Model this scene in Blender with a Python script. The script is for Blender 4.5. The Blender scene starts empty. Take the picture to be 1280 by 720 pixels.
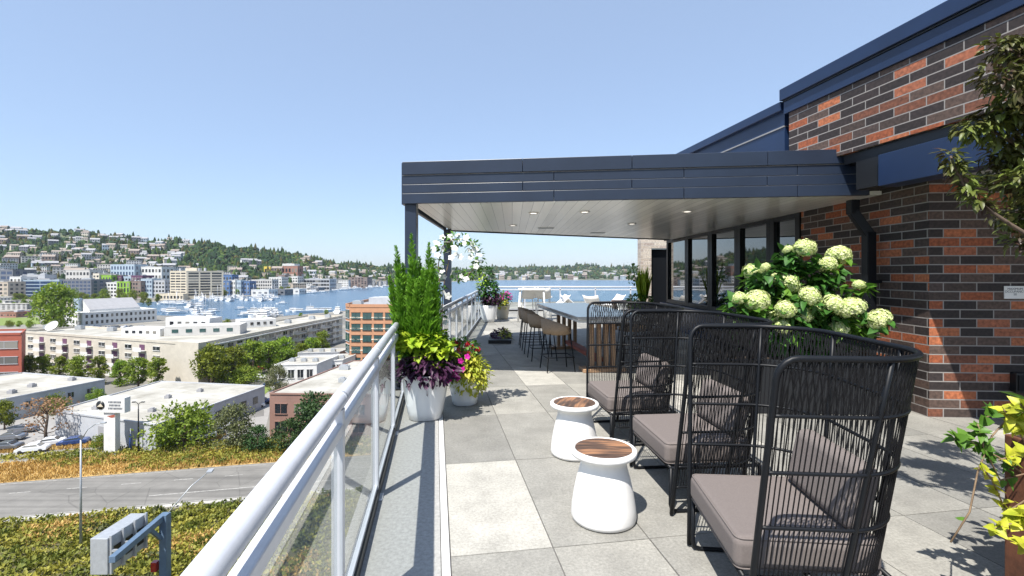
import bpy, math, random
import numpy as np
from mathutils import Vector, Matrix
random.seed(7); RNG = np.random.default_rng(11)
R = math.radians
SC = bpy.context.scene
COL = SC.collection

# ------------------------------------------------------------------ camera
FPX, HY = 600.0, 342.0            # focal length in px of the 1280 picture, horizon row
cam_d = bpy.data.cameras.new('camera'); cam = bpy.data.objects.new('camera', cam_d); COL.objects.link(cam)
cam.location = (0, 0, 1.6); cam.rotation_euler = (R(90), 0, 0)
cam_d.sensor_width = 36.0; cam_d.lens = 36.0 * FPX / 1280.0
cam_d.shift_y = (HY - 360.0) / 1280.0
cam_d.clip_start = 0.05; cam_d.clip_end = 20000
SC.camera = cam

# ------------------------------------------------------------------ light
SUN_DIR = Vector((0.29, 0.53, -1.0)).normalized()
sd = bpy.data.lights.new('sun', 'SUN'); so = bpy.data.objects.new('sun', sd); COL.objects.link(so)
sd.energy = 4.9; sd.angle = R(0.53); sd.color = (1.0, 0.955, 0.885)
so.rotation_euler = SUN_DIR.to_track_quat('-Z', 'Y').to_euler(); so.location = (-20, -40, 80)
W = bpy.data.worlds.new('World'); SC.world = W; W.use_nodes = True
wn = W.node_tree.nodes; wl = W.node_tree.links
sky = wn.new('ShaderNodeTexSky'); sky.sky_type = 'NISHITA'; sky.sun_disc = False
sky.sun_elevation = math.asin(-SUN_DIR.z); sky.sun_rotation = math.atan2(-SUN_DIR.x, -SUN_DIR.y)
sky.altitude = 30; sky.air_density = 1.0; sky.dust_density = 0.7; sky.ozone_density = 4.0
bg = wn['Background']; bg.inputs[1].default_value = 0.12
hz = wn.new('ShaderNodeMix'); hz.data_type = 'RGBA'; hz.inputs['Factor'].default_value = 0.5   # thin bright summer haze over the clear sky
hz.inputs['B'].default_value = (2.7, 3.4, 4.6, 1); wl.new(sky.outputs[0], hz.inputs['A']); wl.new(hz.outputs['Result'], bg.inputs[0])
SC.view_settings.view_transform = 'Standard'; SC.view_settings.look = 'None'
SC.view_settings.exposure = 0.80; SC.view_settings.gamma = 1.0; SC.view_settings.use_curve_mapping = False
SC.cycles.max_bounces = 8; SC.cycles.transparent_max_bounces = 12; SC.cycles.volume_bounces = 0
SC.cycles.caustics_reflective = False; SC.cycles.caustics_refractive = False
SC.cycles.sample_clamp_indirect = 6.0

# ------------------------------------------------------------------ placing helpers
GZ = -30.0
def gp(px, py, z=GZ):
    Y = (1.6 - z) * FPX / (py - HY); return Vector(((px - 640) / FPX * Y, Y, z))
def dp(px, py, Y):
    return Vector(((px - 640) / FPX * Y, Y, 1.6 - (py - HY) / FPX * Y))

# ------------------------------------------------------------------ materials
MATS = {}
def nt(name):
    m = bpy.data.materials.new(name); m.use_nodes = True
    t = m.node_tree; b = t.nodes['Principled BSDF']; MATS[name] = m
    return m, t.nodes, t.links, b
def mat(name, c, rough=0.6, metal=0.0, var=0.12, scale=8.0, bump=0.0, bscale=60.0, spec=0.5, coat=0.0, detail=5.0, stretch=None):
    m, N, L, b = nt(name)
    b.inputs['Roughness'].default_value = rough; b.inputs['Metallic'].default_value = metal
    b.inputs['Specular IOR Level'].default_value = spec
    if coat: b.inputs['Coat Weight'].default_value = coat
    b.inputs['Base Color'].default_value = (*c, 1)
    if var or bump:
        tc = N.new('ShaderNodeTexCoord'); v = tc.outputs['Object']
        if stretch:
            mp = N.new('ShaderNodeMapping'); mp.inputs['Scale'].default_value = stretch; L.new(v, mp.inputs[0]); v = mp.outputs[0]
    if var:
        n = N.new('ShaderNodeTexNoise'); n.inputs['Scale'].default_value = scale; n.inputs['Detail'].default_value = detail
        n.inputs['Roughness'].default_value = 0.65
        r = N.new('ShaderNodeValToRGB'); r.color_ramp.elements[0].position = 0.3; r.color_ramp.elements[1].position = 0.7
        r.color_ramp.elements[0].color = (*[x * (1 - var) for x in c], 1); r.color_ramp.elements[1].color = (*[min(1, x * (1 + var)) for x in c], 1)
        L.new(v, n.inputs['Vector']); L.new(n.outputs[0], r.inputs[0]); L.new(r.outputs[0], b.inputs['Base Color'])
    if bump:
        n2 = N.new('ShaderNodeTexNoise'); n2.inputs['Scale'].default_value = bscale; n2.inputs['Detail'].default_value = 4
        bp = N.new('ShaderNodeBump'); bp.inputs['Strength'].default_value = bump; bp.inputs['Distance'].default_value = 0.01
        L.new(v, n2.inputs['Vector']); L.new(n2.outputs[0], bp.inputs['Height']); L.new(bp.outputs[0], b.inputs['Normal'])
    return m
def leafmat(name, c1, c2, scale=3.0, trans=0.3, rough=0.45, rnd=0.0):
    m, N, L, b = nt(name)
    tc = N.new('ShaderNodeTexCoord'); n = N.new('ShaderNodeTexNoise'); n.inputs['Scale'].default_value = scale; n.inputs['Detail'].default_value = 3
    L.new(tc.outputs['Object'], n.inputs['Vector'])
    r = N.new('ShaderNodeValToRGB'); r.color_ramp.elements[0].position = 0.35; r.color_ramp.elements[1].position = 0.65
    r.color_ramp.elements[0].color = (*c1, 1); r.color_ramp.elements[1].color = (*c2, 1)
    L.new(n.outputs[0], r.inputs[0]); col = r.outputs[0]
    if rnd:
        oi = N.new('ShaderNodeObjectInfo'); h = N.new('ShaderNodeHueSaturation')
        ma = N.new('ShaderNodeMapRange'); ma.inputs[3].default_value = 1 - rnd; ma.inputs[4].default_value = 1 + rnd
        mb = N.new('ShaderNodeMapRange'); mb.inputs[3].default_value = 0.5 - rnd * 0.08; mb.inputs[4].default_value = 0.5 + rnd * 0.06
        L.new(oi.outputs['Random'], ma.inputs[0]); L.new(oi.outputs['Random'], mb.inputs[0])
        L.new(ma.outputs[0], h.inputs['Value']); L.new(mb.outputs[0], h.inputs['Hue']); L.new(col, h.inputs['Color']); col = h.outputs[0]
    L.new(col, b.inputs['Base Color']); b.inputs['Roughness'].default_value = rough; b.inputs['Specular IOR Level'].default_value = 0.35
    tr = N.new('ShaderNodeBsdfTranslucent'); L.new(col, tr.inputs[0])
    mx = N.new('ShaderNodeMixShader'); mx.inputs[0].default_value = trans
    L.new(b.outputs[0], mx.inputs[1]); L.new(tr.outputs[0], mx.inputs[2]); L.new(mx.outputs[0], N['Material Output'].inputs[0])
    return m
def brickmat(name, ramp, mortar, bw=0.35, bh=0.1, ms=0.013, rough=0.75, off=0.5, uv=True):
    m, N, L, b = nt(name)
    tc = N.new('ShaderNodeTexCoord')
    br = N.new('ShaderNodeTexBrick'); br.inputs['Color1'].default_value = (0, 0, 0, 1); br.inputs['Color2'].default_value = (1, 1, 1, 1)
    br.inputs['Mortar'].default_value = (0, 0, 0, 1); br.inputs['Scale'].default_value = 1.0
    br.inputs['Mortar Size'].default_value = ms / 2; br.inputs['Mortar Smooth'].default_value = 0.15
    br.inputs['Brick Width'].default_value = bw; br.inputs['Row Height'].default_value = bh; br.offset = off
    L.new(tc.outputs['UV'], br.inputs['Vector'])
    r = N.new('ShaderNodeValToRGB'); r.color_ramp.interpolation = 'CONSTANT'
    E = r.color_ramp.elements
    while len(E) < len(ramp): E.new(0.5)
    for e, (p, c) in zip(E, ramp): e.position = p; e.color = (*c, 1)
    L.new(br.outputs['Color'], r.inputs[0])
    n = N.new('ShaderNodeTexNoise'); n.inputs['Scale'].default_value = 28; n.inputs['Detail'].default_value = 5
    L.new(tc.outputs['UV'], n.inputs['Vector'])
    mr = N.new('ShaderNodeMapRange'); mr.inputs[1].default_value = .3; mr.inputs[2].default_value = .7; mr.inputs[3].default_value = 0.6; mr.inputs[4].default_value = 1.4
    L.new(n.outputs[0], mr.inputs[0])
    mu = N.new('ShaderNodeVectorMath'); mu.operation = 'SCALE'; L.new(r.outputs[0], mu.inputs[0]); L.new(mr.outputs[0], mu.inputs['Scale'])
    mx = N.new('ShaderNodeMix'); mx.data_type = 'RGBA'; L.new(br.outputs['Fac'], mx.inputs['Factor'])
    L.new(mu.outputs[0], mx.inputs['A']); mx.inputs['B'].default_value = (*mortar, 1)
    L.new(mx.outputs['Result'], b.inputs['Base Color'])
    inv = N.new('ShaderNodeMath'); inv.operation = 'SUBTRACT'; inv.inputs[0].default_value = 1.0; L.new(br.outputs['Fac'], inv.inputs[1])
    ad = N.new('ShaderNodeMath'); ad.operation = 'MULTIPLY_ADD'; ad.inputs[1].default_value = 0.25
    L.new(n.outputs[0], ad.inputs[0]); L.new(inv.outputs[0], ad.inputs[2])
    bp = N.new('ShaderNodeBump'); bp.inputs['Strength'].default_value = 0.6; bp.inputs['Distance'].default_value = 0.008
    L.new(ad.outputs[0], bp.inputs['Height']); L.new(bp.outputs[0], b.inputs['Normal'])
    b.inputs['Roughness'].default_value = rough
    return m
def glassmat(name, tint=(0.95, 0.975, 0.97), ior=1.5):
    m, N, L, b = nt(name); N.remove(b)
    t = N.new('ShaderNodeBsdfTransparent'); t.inputs[0].default_value = (*tint, 1)
    g = N.new('ShaderNodeBsdfGlossy'); g.inputs['Roughness'].default_value = 0.015
    fr = N.new('ShaderNodeFresnel'); fr.inputs[0].default_value = ior
    ge = N.new('ShaderNodeNewGeometry'); sb = N.new('ShaderNodeMath'); sb.operation = 'SUBTRACT'; sb.inputs[0].default_value = 1; L.new(ge.outputs['Backfacing'], sb.inputs[1])
    mu = N.new('ShaderNodeMath'); mu.operation = 'MULTIPLY'; L.new(fr.outputs[0], mu.inputs[0]); L.new(sb.outputs[0], mu.inputs[1])
    k = N.new('ShaderNodeMath'); k.operation = 'MULTIPLY'; k.inputs[1].default_value = 1.5; k.use_clamp = True; L.new(mu.outputs[0], k.inputs[0])
    mx = N.new('ShaderNodeMixShader'); L.new(k.outputs[0], mx.inputs[0]); L.new(t.outputs[0], mx.inputs[1]); L.new(g.outputs[0], mx.inputs[2])
    L.new(mx.outputs[0], N['Material Output'].inputs[0]); return m
def emit(name, c, s):
    m, N, L, b = nt(name); b.inputs['Base Color'].default_value = (*c, 1)
    b.inputs['Emission Color'].default_value = (*c, 1); b.inputs['Emission Strength'].default_value = s; return m

DARKB = (0.030, 0.026, 0.027)
M = dict(
 brick=brickmat('brick', [(0, (0.024, 0.017, 0.016)), (0.20, (0.052, 0.035, 0.029)), (0.36, (0.085, 0.054, 0.042)), (0.50, (0.030, 0.021, 0.020)), (0.60, (0.065, 0.044, 0.038)), (0.68, (0.15, 0.055, 0.030)), (0.74, (0.26, 0.072, 0.028)), (0.84, (0.36, 0.115, 0.048)), (0.94, (0.30, 0.10, 0.05))], (0.27, 0.25, 0.235)),
 palebrick=brickmat('palebrick', [(0, (0.42, 0.36, 0.30)), (0.4, (0.5, 0.44, 0.37)), (0.8, (0.36, 0.30, 0.26))], (0.5, 0.47, 0.43)),
 navy=mat('navy', (0.009, 0.022, 0.062), 0.36, 0.0, 0.15, 2.0, spec=0.55),
 canopyblue=mat('canopyblue', (0.013, 0.021, 0.040), 0.36, 0.0, 0.15, 2.0, spec=0.55),
 navylip=mat('navylip', (0.30, 0.29, 0.28), 0.4, 0.3, 0.1),
 blackm=mat('blackm', (0.010, 0.011, 0.013), 0.42, 0, 0.1),
 cord=mat('cord', (0.004, 0.004, 0.005), 0.6, 0, 0.25, 40, spec=0.25),
 frame=mat('frame', (0.005, 0.006, 0.008), 0.45, 0, 0, spec=0.25),
 ceil=None,
 taupe=mat('taupe', (0.165, 0.142, 0.133), 0.9, 0, 0.10, 120, 0.35, 700, spec=0.2),
 white=mat('white', (0.78, 0.765, 0.74), 0.55, 0, 0.06, 5, 0.05, 60),
 glaze=mat('glaze', (0.80, 0.80, 0.79), 0.12, 0, 0.02, 6, coat=0.5),
 alum=mat('alum', (0.57, 0.585, 0.62), 0.38, 0.25, 0.05, 14),
 concrete=mat('concrete', (0.33, 0.325, 0.31), 0.85, 0, 0.22, 40, 0.3, 160, detail=9),
 grout=mat('grout', (0.12, 0.115, 0.11), 0.9),
 wood=mat('wood', (0.27, 0.135, 0.065), 0.5, 0, 0.45, 9, 0.1, 40, stretch=(8, 8, 0.7)),
 teak=mat('teak', (0.34, 0.21, 0.12), 0.6, 0, 0.35, 10, 0.1, 50, stretch=(6, 1, 6)),
 wicker=mat('wicker', (0.30, 0.22, 0.15), 0.75, 0, 0.4, 90, 0.6, 160, stretch=(0.4, 0.4, 1.6)),
 tabletop=mat('tabletop', (0.34, 0.335, 0.325), 0.22, 0, 0.06, 4, coat=0.3),
 corten=mat('corten', (0.105, 0.038, 0.018), 0.8, 0, 0.6, 7, 0.15, 50),
 soil=mat('soil', (0.045, 0.03, 0.02), 0.95, 0, 0.4, 30, 0.6, 40),
 glass=glassmat('glass'),
 pane=mat('pane', (0.006, 0.010, 0.010), 0.015, 0, 0, spec=1.0, coat=1.0),
 winglass=mat('winglass', (0.018, 0.022, 0.028), 0.08, 0, 0.3, 0.3, spec=0.8),
 winteal=mat('winteal', (0.03, 0.075, 0.075), 0.08, 0, 0.3, 0.4, spec=0.8),
 winblue=mat('winblue', (0.025, 0.05, 0.11), 0.07, 0, 0.35, 0.15, spec=0.9),
 soffit=mat('soffit', (0.55, 0.55, 0.54), 0.5),
 lampw=emit('lampw', (1.0, 0.93, 0.82), 1.2),
 steelblue=mat('steelblue', (0.11, 0.17, 0.25), 0.45, 0.2, 0.15, 2),
 galv=mat('galv', (0.40, 0.42, 0.44), 0.45, 0.4, 0.12, 3),
 asphalt=mat('asphalt', (0.145, 0.14, 0.132), 0.9, 0, 0.14, 0.35, 0.2, 20, detail=9),
 paint=mat('paint', (0.31, 0.30, 0.28), 0.8, 0, 0.4, 2.2),
 kerb=mat('kerb', (0.40, 0.385, 0.35), 0.9, 0, 0.2, 0.6),
 bark=mat('bark', (0.10, 0.07, 0.05), 0.9, 0, 0.4, 6),
 twig=mat('twig', (0.22, 0.15, 0.09), 0.8, 0, 0.3, 30),
 rust=mat('rust', (0.30, 0.12, 0.08), 0.8, 0, 0.3, 2),
 car_white=mat('car_white', (0.75, 0.76, 0.77), 0.25, 0, 0, coat=0.6),
 car_grey=mat('car_grey', (0.16, 0.17, 0.19), 0.25, 0.4, 0, coat=0.6),
 car_blue=mat('car_blue', (0.03, 0.07, 0.22), 0.25, 0.3, 0, coat=0.6),
 car_red=mat('car_red', (0.35, 0.02, 0.02), 0.25, 0, 0, coat=0.6),
 tyre=mat('tyre', (0.02, 0.02, 0.02), 0.8, 0, 0),
)
# leaves
M.update(
 fern=leafmat('fern', (0.07, 0.19, 0.012), (0.20, 0.40, 0.035), 9, 0.25),
 lime=leafmat('lime', (0.22, 0.36, 0.02), (0.42, 0.52, 0.04), 8, 0.3),
 limegrass=leafmat('limegrass', (0.30, 0.38, 0.03), (0.55, 0.52, 0.08), 10, 0.3),
 purple=leafmat('purple', (0.028, 0.010, 0.026), (0.085, 0.030, 0.075), 9, 0.15),
 dkgreen=leafmat('dkgreen', (0.025, 0.085, 0.014), (0.06, 0.17, 0.028), 7, 0.25),
 midgreen=leafmat('midgreen', (0.05, 0.14, 0.018), (0.13, 0.26, 0.03), 7, 0.3),
 magenta=leafmat('magenta', (0.42, 0.01, 0.22), (0.62, 0.03, 0.36), 20, 0.2),
 redfl=leafmat('redfl', (0.5, 0.015, 0.03), (0.65, 0.04, 0.06), 20, 0.2),
 whitefl=leafmat('whitefl', (0.72, 0.72, 0.66), (0.85, 0.85, 0.80), 20, 0.25),
 hydr=leafmat('hydr', (0.42, 0.54, 0.13), (0.80, 0.80, 0.50), 4, 0.25),
 yellowv=leafmat('yellowv', (0.34, 0.40, 0.03), (0.62, 0.60, 0.06), 14, 0.35),
 maple=leafmat('maple', (0.045, 0.022, 0.016), (0.13, 0.17, 0.032), 6, 0.2),
 crown=leafmat('crown', (0.09, 0.15, 0.014), (0.27, 0.34, 0.035), 0.55, 0.35, 0.6, 0.28),
 crown_olive=leafmat('crown_olive', (0.07, 0.09, 0.03), (0.18, 0.20, 0.08), 0.6, 0.2, 0.6, 0.2),
 crown_dark=leafmat('crown_dark', (0.018, 0.05, 0.014), (0.06, 0.12, 0.03), 0.5, 0.2, 0.6, 0.2),
 crown_rust=leafmat('crown_rust', (0.16, 0.09, 0.05), (0.33, 0.19, 0.10), 0.7, 0.2, 0.7, 0.1),
 cover=leafmat('cover', (0.10, 0.13, 0.016), (0.34, 0.31, 0.05), 0.30, 0.2, 0.6),
 dry=leafmat('dry', (0.42, 0.26, 0.07), (0.62, 0.43, 0.15), 0.35, 0.25, 0.7),
 hilltree=None,
)
def plainmat(key, c, rough=0.7, var=0.1, scale=0.5, **k):
    M[key] = mat(key, c, rough, 0, var, scale, **k); return M[key]
for k_, c_ in dict(stucco=(0.48, 0.44, 0.37), stuccogrey=(0.47, 0.46, 0.44), roofwhite=(0.60, 0.58, 0.53), roofgrey=(0.28, 0.28, 0.29), whitewall=(0.60, 0.60, 0.585),
                   redbrick=(0.30, 0.075, 0.045), brownbrick=(0.25, 0.145, 0.115), orange=(0.44, 0.225, 0.125), greywall=(0.40, 0.41, 0.43), tan=(0.55, 0.49, 0.38),
                   limewall=(0.22, 0.40, 0.04), bluewall=(0.07, 0.14, 0.29), skywall=(0.34, 0.42, 0.49), plum=(0.12, 0.05, 0.10), brownwall=(0.20, 0.15, 0.13),
                   roofbrown=(0.24, 0.20, 0.17), roofred=(0.30, 0.15, 0.11), lawn=(0.15, 0.20, 0.035), lot=(0.27, 0.26, 0.245), yellowwall=(0.62, 0.47, 0.08),
                   cream=(0.64, 0.58, 0.47), beigehouse=(0.42, 0.36, 0.29), dkhouse=(0.14, 0.15, 0.17)).items():
    plainmat(k_, c_)
M['roofwhite'] = mat('roofmembrane', (0.42, 0.405, 0.365), 0.85, 0, 0.16, 0.12, detail=8)

# deck stone in several shades
for i_, c_ in enumerate([(0.205, 0.20, 0.182), (0.24, 0.233, 0.21), (0.275, 0.266, 0.238), (0.37, 0.357, 0.32)]):
    m, N, L, b = nt('stone%d' % i_)
    tc = N.new('ShaderNodeTexCoord'); v = tc.outputs['Object']
    n1 = N.new('ShaderNodeTexNoise'); n1.inputs['Scale'].default_value = 2.2 + 0.3 * i_; n1.inputs['Detail'].default_value = 8; n1.inputs['Roughness'].default_value = 0.7
    n2 = N.new('ShaderNodeTexNoise'); n2.inputs['Scale'].default_value = 55; n2.inputs['Detail'].default_value = 6; n2.inputs['Roughness'].default_value = 0.8
    L.new(v, n1.inputs['Vector']); L.new(v, n2.inputs['Vector'])
    a1 = N.new('ShaderNodeMapRange'); a1.inputs[1].default_value = .3; a1.inputs[2].default_value = .7; a1.inputs[3].default_value = .78; a1.inputs[4].default_value = 1.2; L.new(n1.outputs[0], a1.inputs[0])
    a2 = N.new('ShaderNodeMapRange'); a2.inputs[1].default_value = .35; a2.inputs[2].default_value = .65; a2.inputs[3].default_value = .74; a2.inputs[4].default_value = 1.24; L.new(n2.outputs[0], a2.inputs[0])
    mm = N.new('ShaderNodeMath'); mm.operation = 'MULTIPLY'; L.new(a1.outputs[0], mm.inputs[0]); L.new(a2.outputs[0], mm.inputs[1])
    vm = N.new('ShaderNodeVectorMath'); vm.operation = 'SCALE'; vm.inputs[0].default_value = c_; L.new(mm.outputs[0], vm.inputs['Scale'])
    L.new(vm.outputs[0], b.inputs['Base Color']); b.inputs['Roughness'].default_value = 0.72
    bp = N.new('ShaderNodeBump'); bp.inputs['Strength'].default_value = .3; bp.inputs['Distance'].default_value = .004
    L.new(n2.outputs[0], bp.inputs['Height']); L.new(bp.outputs[0], b.inputs['Normal'])
    M['stone%d' % i_] = m
# plank ceiling: satin metal strips running in depth
m, N, L, b = nt('ceil')
tc = N.new('ShaderNodeTexCoord'); sx = N.new('ShaderNodeSeparateXYZ'); L.new(tc.outputs['Object'], sx.inputs[0])
q = N.new('ShaderNodeMath'); q.operation = 'MULTIPLY'; q.inputs[1].default_value = 1 / 0.15; L.new(sx.outputs[0], q.inputs[0])
fr_ = N.new('ShaderNodeMath'); fr_.operation = 'FRACT'; L.new(q.outputs[0], fr_.inputs[0])
fl_ = N.new('ShaderNodeMath'); fl_.operation = 'FLOOR'; L.new(q.outputs[0], fl_.inputs[0])
gt = N.new('ShaderNodeMath'); gt.operation = 'GREATER_THAN'; gt.inputs[1].default_value = 0.05; L.new(fr_.outputs[0], gt.inputs[0])
wno = N.new('ShaderNodeTexWhiteNoise'); wno.noise_dimensions = '1D'; L.new(fl_.outputs[0], wno.inputs['W'])
mr = N.new('ShaderNodeMapRange'); mr.inputs[3].default_value = 0.86; mr.inputs[4].default_value = 1.1; L.new(wno.outputs['Value'], mr.inputs[0])
mu = N.new('ShaderNodeMath'); mu.operation = 'MULTIPLY'; L.new(gt.outputs[0], mu.inputs[0]); L.new(mr.outputs[0], mu.inputs[1])
ad = N.new('ShaderNodeMath'); ad.operation = 'MAXIMUM'; ad.inputs[1].default_value = 0.35; L.new(mu.outputs[0], ad.inputs[0])
vs = N.new('ShaderNodeVectorMath'); vs.operation = 'SCALE'; vs.inputs[0].default_value = (0.86, 0.845, 0.80); L.new(ad.outputs[0], vs.inputs['Scale'])
L.new(vs.outputs[0], b.inputs['Base Color']); b.inputs['Roughness'].default_value = 0.28; b.inputs['Metallic'].default_value = 0.1
M['ceil'] = m
# stool tops: dark mixed planks
m, N, L, b = nt('planktop')
tc = N.new('ShaderNodeTexCoord'); mp = N.new('ShaderNodeMapping'); mp.inputs['Rotation'].default_value = (0, 0, 0.5); mp.inputs['Scale'].default_value = (2.2, 16, 1); L.new(tc.outputs['Object'], mp.inputs[0])
n = N.new('ShaderNodeTexNoise'); n.inputs['Scale'].default_value = 1.6; n.inputs['Detail'].default_value = 6; n.inputs['Distortion'].default_value = 0.4; L.new(mp.outputs[0], n.inputs['Vector'])
r = N.new('ShaderNodeValToRGB'); E = r.color_ramp.elements; E[0].position = .3; E[0].color = (0.03, 0.02, 0.015, 1); E[1].position = .68; E[1].color = (0.38, 0.19, 0.095, 1)
e = E.new(.5); e.color = (0.10, 0.06, 0.042, 1)
L.new(n.outputs[0], r.inputs[0]); L.new(r.outputs[0], b.inputs['Base Color']); b.inputs['Roughness'].default_value = .45
M['planktop'] = m
# water
m, N, L, b = nt('water')
b.inputs['Base Color'].default_value = (0.05, 0.105, 0.17, 1); b.inputs['Roughness'].default_value = 0.22; b.inputs['Specular IOR Level'].default_value = 0.5
tc = N.new('ShaderNodeTexCoord'); mp = N.new('ShaderNodeMapping'); mp.inputs['Scale'].default_value = (0.12, 0.35, 1); L.new(tc.outputs['Object'], mp.inputs[0])
n = N.new('ShaderNodeTexNoise'); n.inputs['Scale'].default_value = 1; n.inputs['Detail'].default_value = 5; L.new(mp.outputs[0], n.inputs['Vector'])
bp = N.new('ShaderNodeBump'); bp.inputs['Strength'].default_value = .55; bp.inputs['Distance'].default_value = 1.0; L.new(n.outputs[0], bp.inputs['Height']); L.new(bp.outputs[0], b.inputs['Normal'])
M['water'] = m
# hill trees and hill soil carry a per-tree hue
def attrmat(name, base):
    m, N, L, b = nt(name)
    at = N.new('ShaderNodeAttribute'); at.attribute_name = 'hue'
    tc = N.new('ShaderNodeTexCoord'); n = N.new('ShaderNodeTexNoise'); n.inputs['Scale'].default_value = 0.35; n.inputs['Detail'].default_value = 3; L.new(tc.outputs['Object'], n.inputs['Vector'])
    mr = N.new('ShaderNodeMapRange'); mr.inputs[1].default_value = .3; mr.inputs[2].default_value = .7; mr.inputs[3].default_value = .55; mr.inputs[4].default_value = 1.5; L.new(n.outputs[0], mr.inputs[0])
    vs = N.new('ShaderNodeVectorMath'); vs.operation = 'SCALE'; L.new(at.outputs['Color'], vs.inputs[0]); L.new(mr.outputs[0], vs.inputs['Scale'])
    L.new(vs.outputs[0], b.inputs['Base Color']); b.inputs['Roughness'].default_value = .8; b.inputs['Specular IOR Level'].default_value = .1
    return m
M['hilltree'] = attrmat('hilltree', None)
M['hillsoil'] = mat('hillsoil', (0.07, 0.085, 0.04), 0.9, 0, 0.5, 0.02, detail=6)
# city ground
m, N, L, b = nt('cityground')
tc = N.new('ShaderNodeTexCoord'); n = N.new('ShaderNodeTexNoise'); n.inputs['Scale'].default_value = 0.03; n.inputs['Detail'].default_value = 8; L.new(tc.outputs['Object'], n.inputs['Vector'])
r = N.new('ShaderNodeValToRGB'); E = r.color_ramp.elements; E[0].position = .36; E[0].color = (0.13, 0.125, 0.115, 1); E[1].position = .66; E[1].color = (0.30, 0.285, 0.255, 1)
e = E.new(.52); e.color = (0.20, 0.19, 0.165, 1)
L.new(n.outputs[0], r.inputs[0]); L.new(r.outputs[0], b.inputs['Base Color']); b.inputs['Roughness'].default_value = .9
M['cityground'] = m

# worn asphalt with wheel tracks along the ramp
m, N, L, b = nt('wornasphalt'); tc = N.new('ShaderNodeTexCoord'); mp = N.new('ShaderNodeMapping'); mp.inputs['Rotation'].default_value = (0, 0, -0.212); mp.inputs['Scale'].default_value = (.012, .9, 1)
L.new(tc.outputs['Object'], mp.inputs[0]); n1 = N.new('ShaderNodeTexNoise'); n1.inputs['Scale'].default_value = 1; n1.inputs['Detail'].default_value = 3; L.new(mp.outputs[0], n1.inputs['Vector'])
n2 = N.new('ShaderNodeTexNoise'); n2.inputs['Scale'].default_value = .22; n2.inputs['Detail'].default_value = 9; n2.inputs['Roughness'].default_value = .7; L.new(tc.outputs['Object'], n2.inputs['Vector'])
vo = N.new('ShaderNodeTexVoronoi'); vo.feature = 'DISTANCE_TO_EDGE'; vo.inputs['Scale'].default_value = .16; L.new(tc.outputs['Object'], vo.inputs['Vector'])
ck = N.new('ShaderNodeMapRange'); ck.inputs[1].default_value = 0; ck.inputs[2].default_value = .012; ck.inputs[3].default_value = .72; ck.inputs[4].default_value = 1; L.new(vo.outputs['Distance'], ck.inputs[0])
a1 = N.new('ShaderNodeMapRange'); a1.inputs[1].default_value = .3; a1.inputs[2].default_value = .7; a1.inputs[3].default_value = .74; a1.inputs[4].default_value = 1.22; L.new(n1.outputs[0], a1.inputs[0])
a2 = N.new('ShaderNodeMapRange'); a2.inputs[1].default_value = .3; a2.inputs[2].default_value = .7; a2.inputs[3].default_value = .82; a2.inputs[4].default_value = 1.18; L.new(n2.outputs[0], a2.inputs[0])
q1 = N.new('ShaderNodeMath'); q1.operation = 'MULTIPLY'; L.new(a1.outputs[0], q1.inputs[0]); L.new(a2.outputs[0], q1.inputs[1])
q2 = N.new('ShaderNodeMath'); q2.operation = 'MULTIPLY'; L.new(q1.outputs[0], q2.inputs[0]); L.new(ck.outputs[0], q2.inputs[1])
vs = N.new('ShaderNodeVectorMath'); vs.operation = 'SCALE'; vs.inputs[0].default_value = (0.165, 0.158, 0.145); L.new(q2.outputs[0], vs.inputs['Scale'])
L.new(vs.outputs[0], b.inputs['Base Color']); b.inputs['Roughness'].default_value = .9; M['wornasphalt'] = m
# membrane roofs with seams and stains
m, N, L, b = nt('roofmembrane_seamed'); tc = N.new('ShaderNodeTexCoord'); br = N.new('ShaderNodeTexBrick'); br.inputs['Color1'].default_value = (1, 1, 1, 1); br.inputs['Color2'].default_value = (.88, .88, .87, 1); br.inputs['Mortar'].default_value = (.66, .65, .62, 1)
br.inputs['Scale'].default_value = 1; br.inputs['Brick Width'].default_value = 9; br.inputs['Row Height'].default_value = 2.4; br.inputs['Mortar Size'].default_value = .05
mp = N.new('ShaderNodeMapping'); mp.inputs['Rotation'].default_value = (0, 0, .3); L.new(tc.outputs['Object'], mp.inputs[0]); L.new(mp.outputs[0], br.inputs['Vector'])
n2 = N.new('ShaderNodeTexNoise'); n2.inputs['Scale'].default_value = .11; n2.inputs['Detail'].default_value = 9; n2.inputs['Roughness'].default_value = .72; L.new(tc.outputs['Object'], n2.inputs['Vector'])
r = N.new('ShaderNodeValToRGB'); E = r.color_ramp.elements; E[0].position = .33; E[0].color = (0.25, 0.235, 0.20, 1); E[1].position = .62; E[1].color = (0.46, 0.445, 0.40, 1); L.new(n2.outputs[0], r.inputs[0])
mx = N.new('ShaderNodeMix'); mx.data_type = 'RGBA'; mx.blend_type = 'MULTIPLY'; mx.inputs['Factor'].default_value = 1; L.new(r.outputs[0], mx.inputs['A']); L.new(br.outputs['Color'], mx.inputs['B'])
L.new(mx.outputs['Result'], b.inputs['Base Color']); b.inputs['Roughness'].default_value = .85; M['roofwhite'] = m
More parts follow.
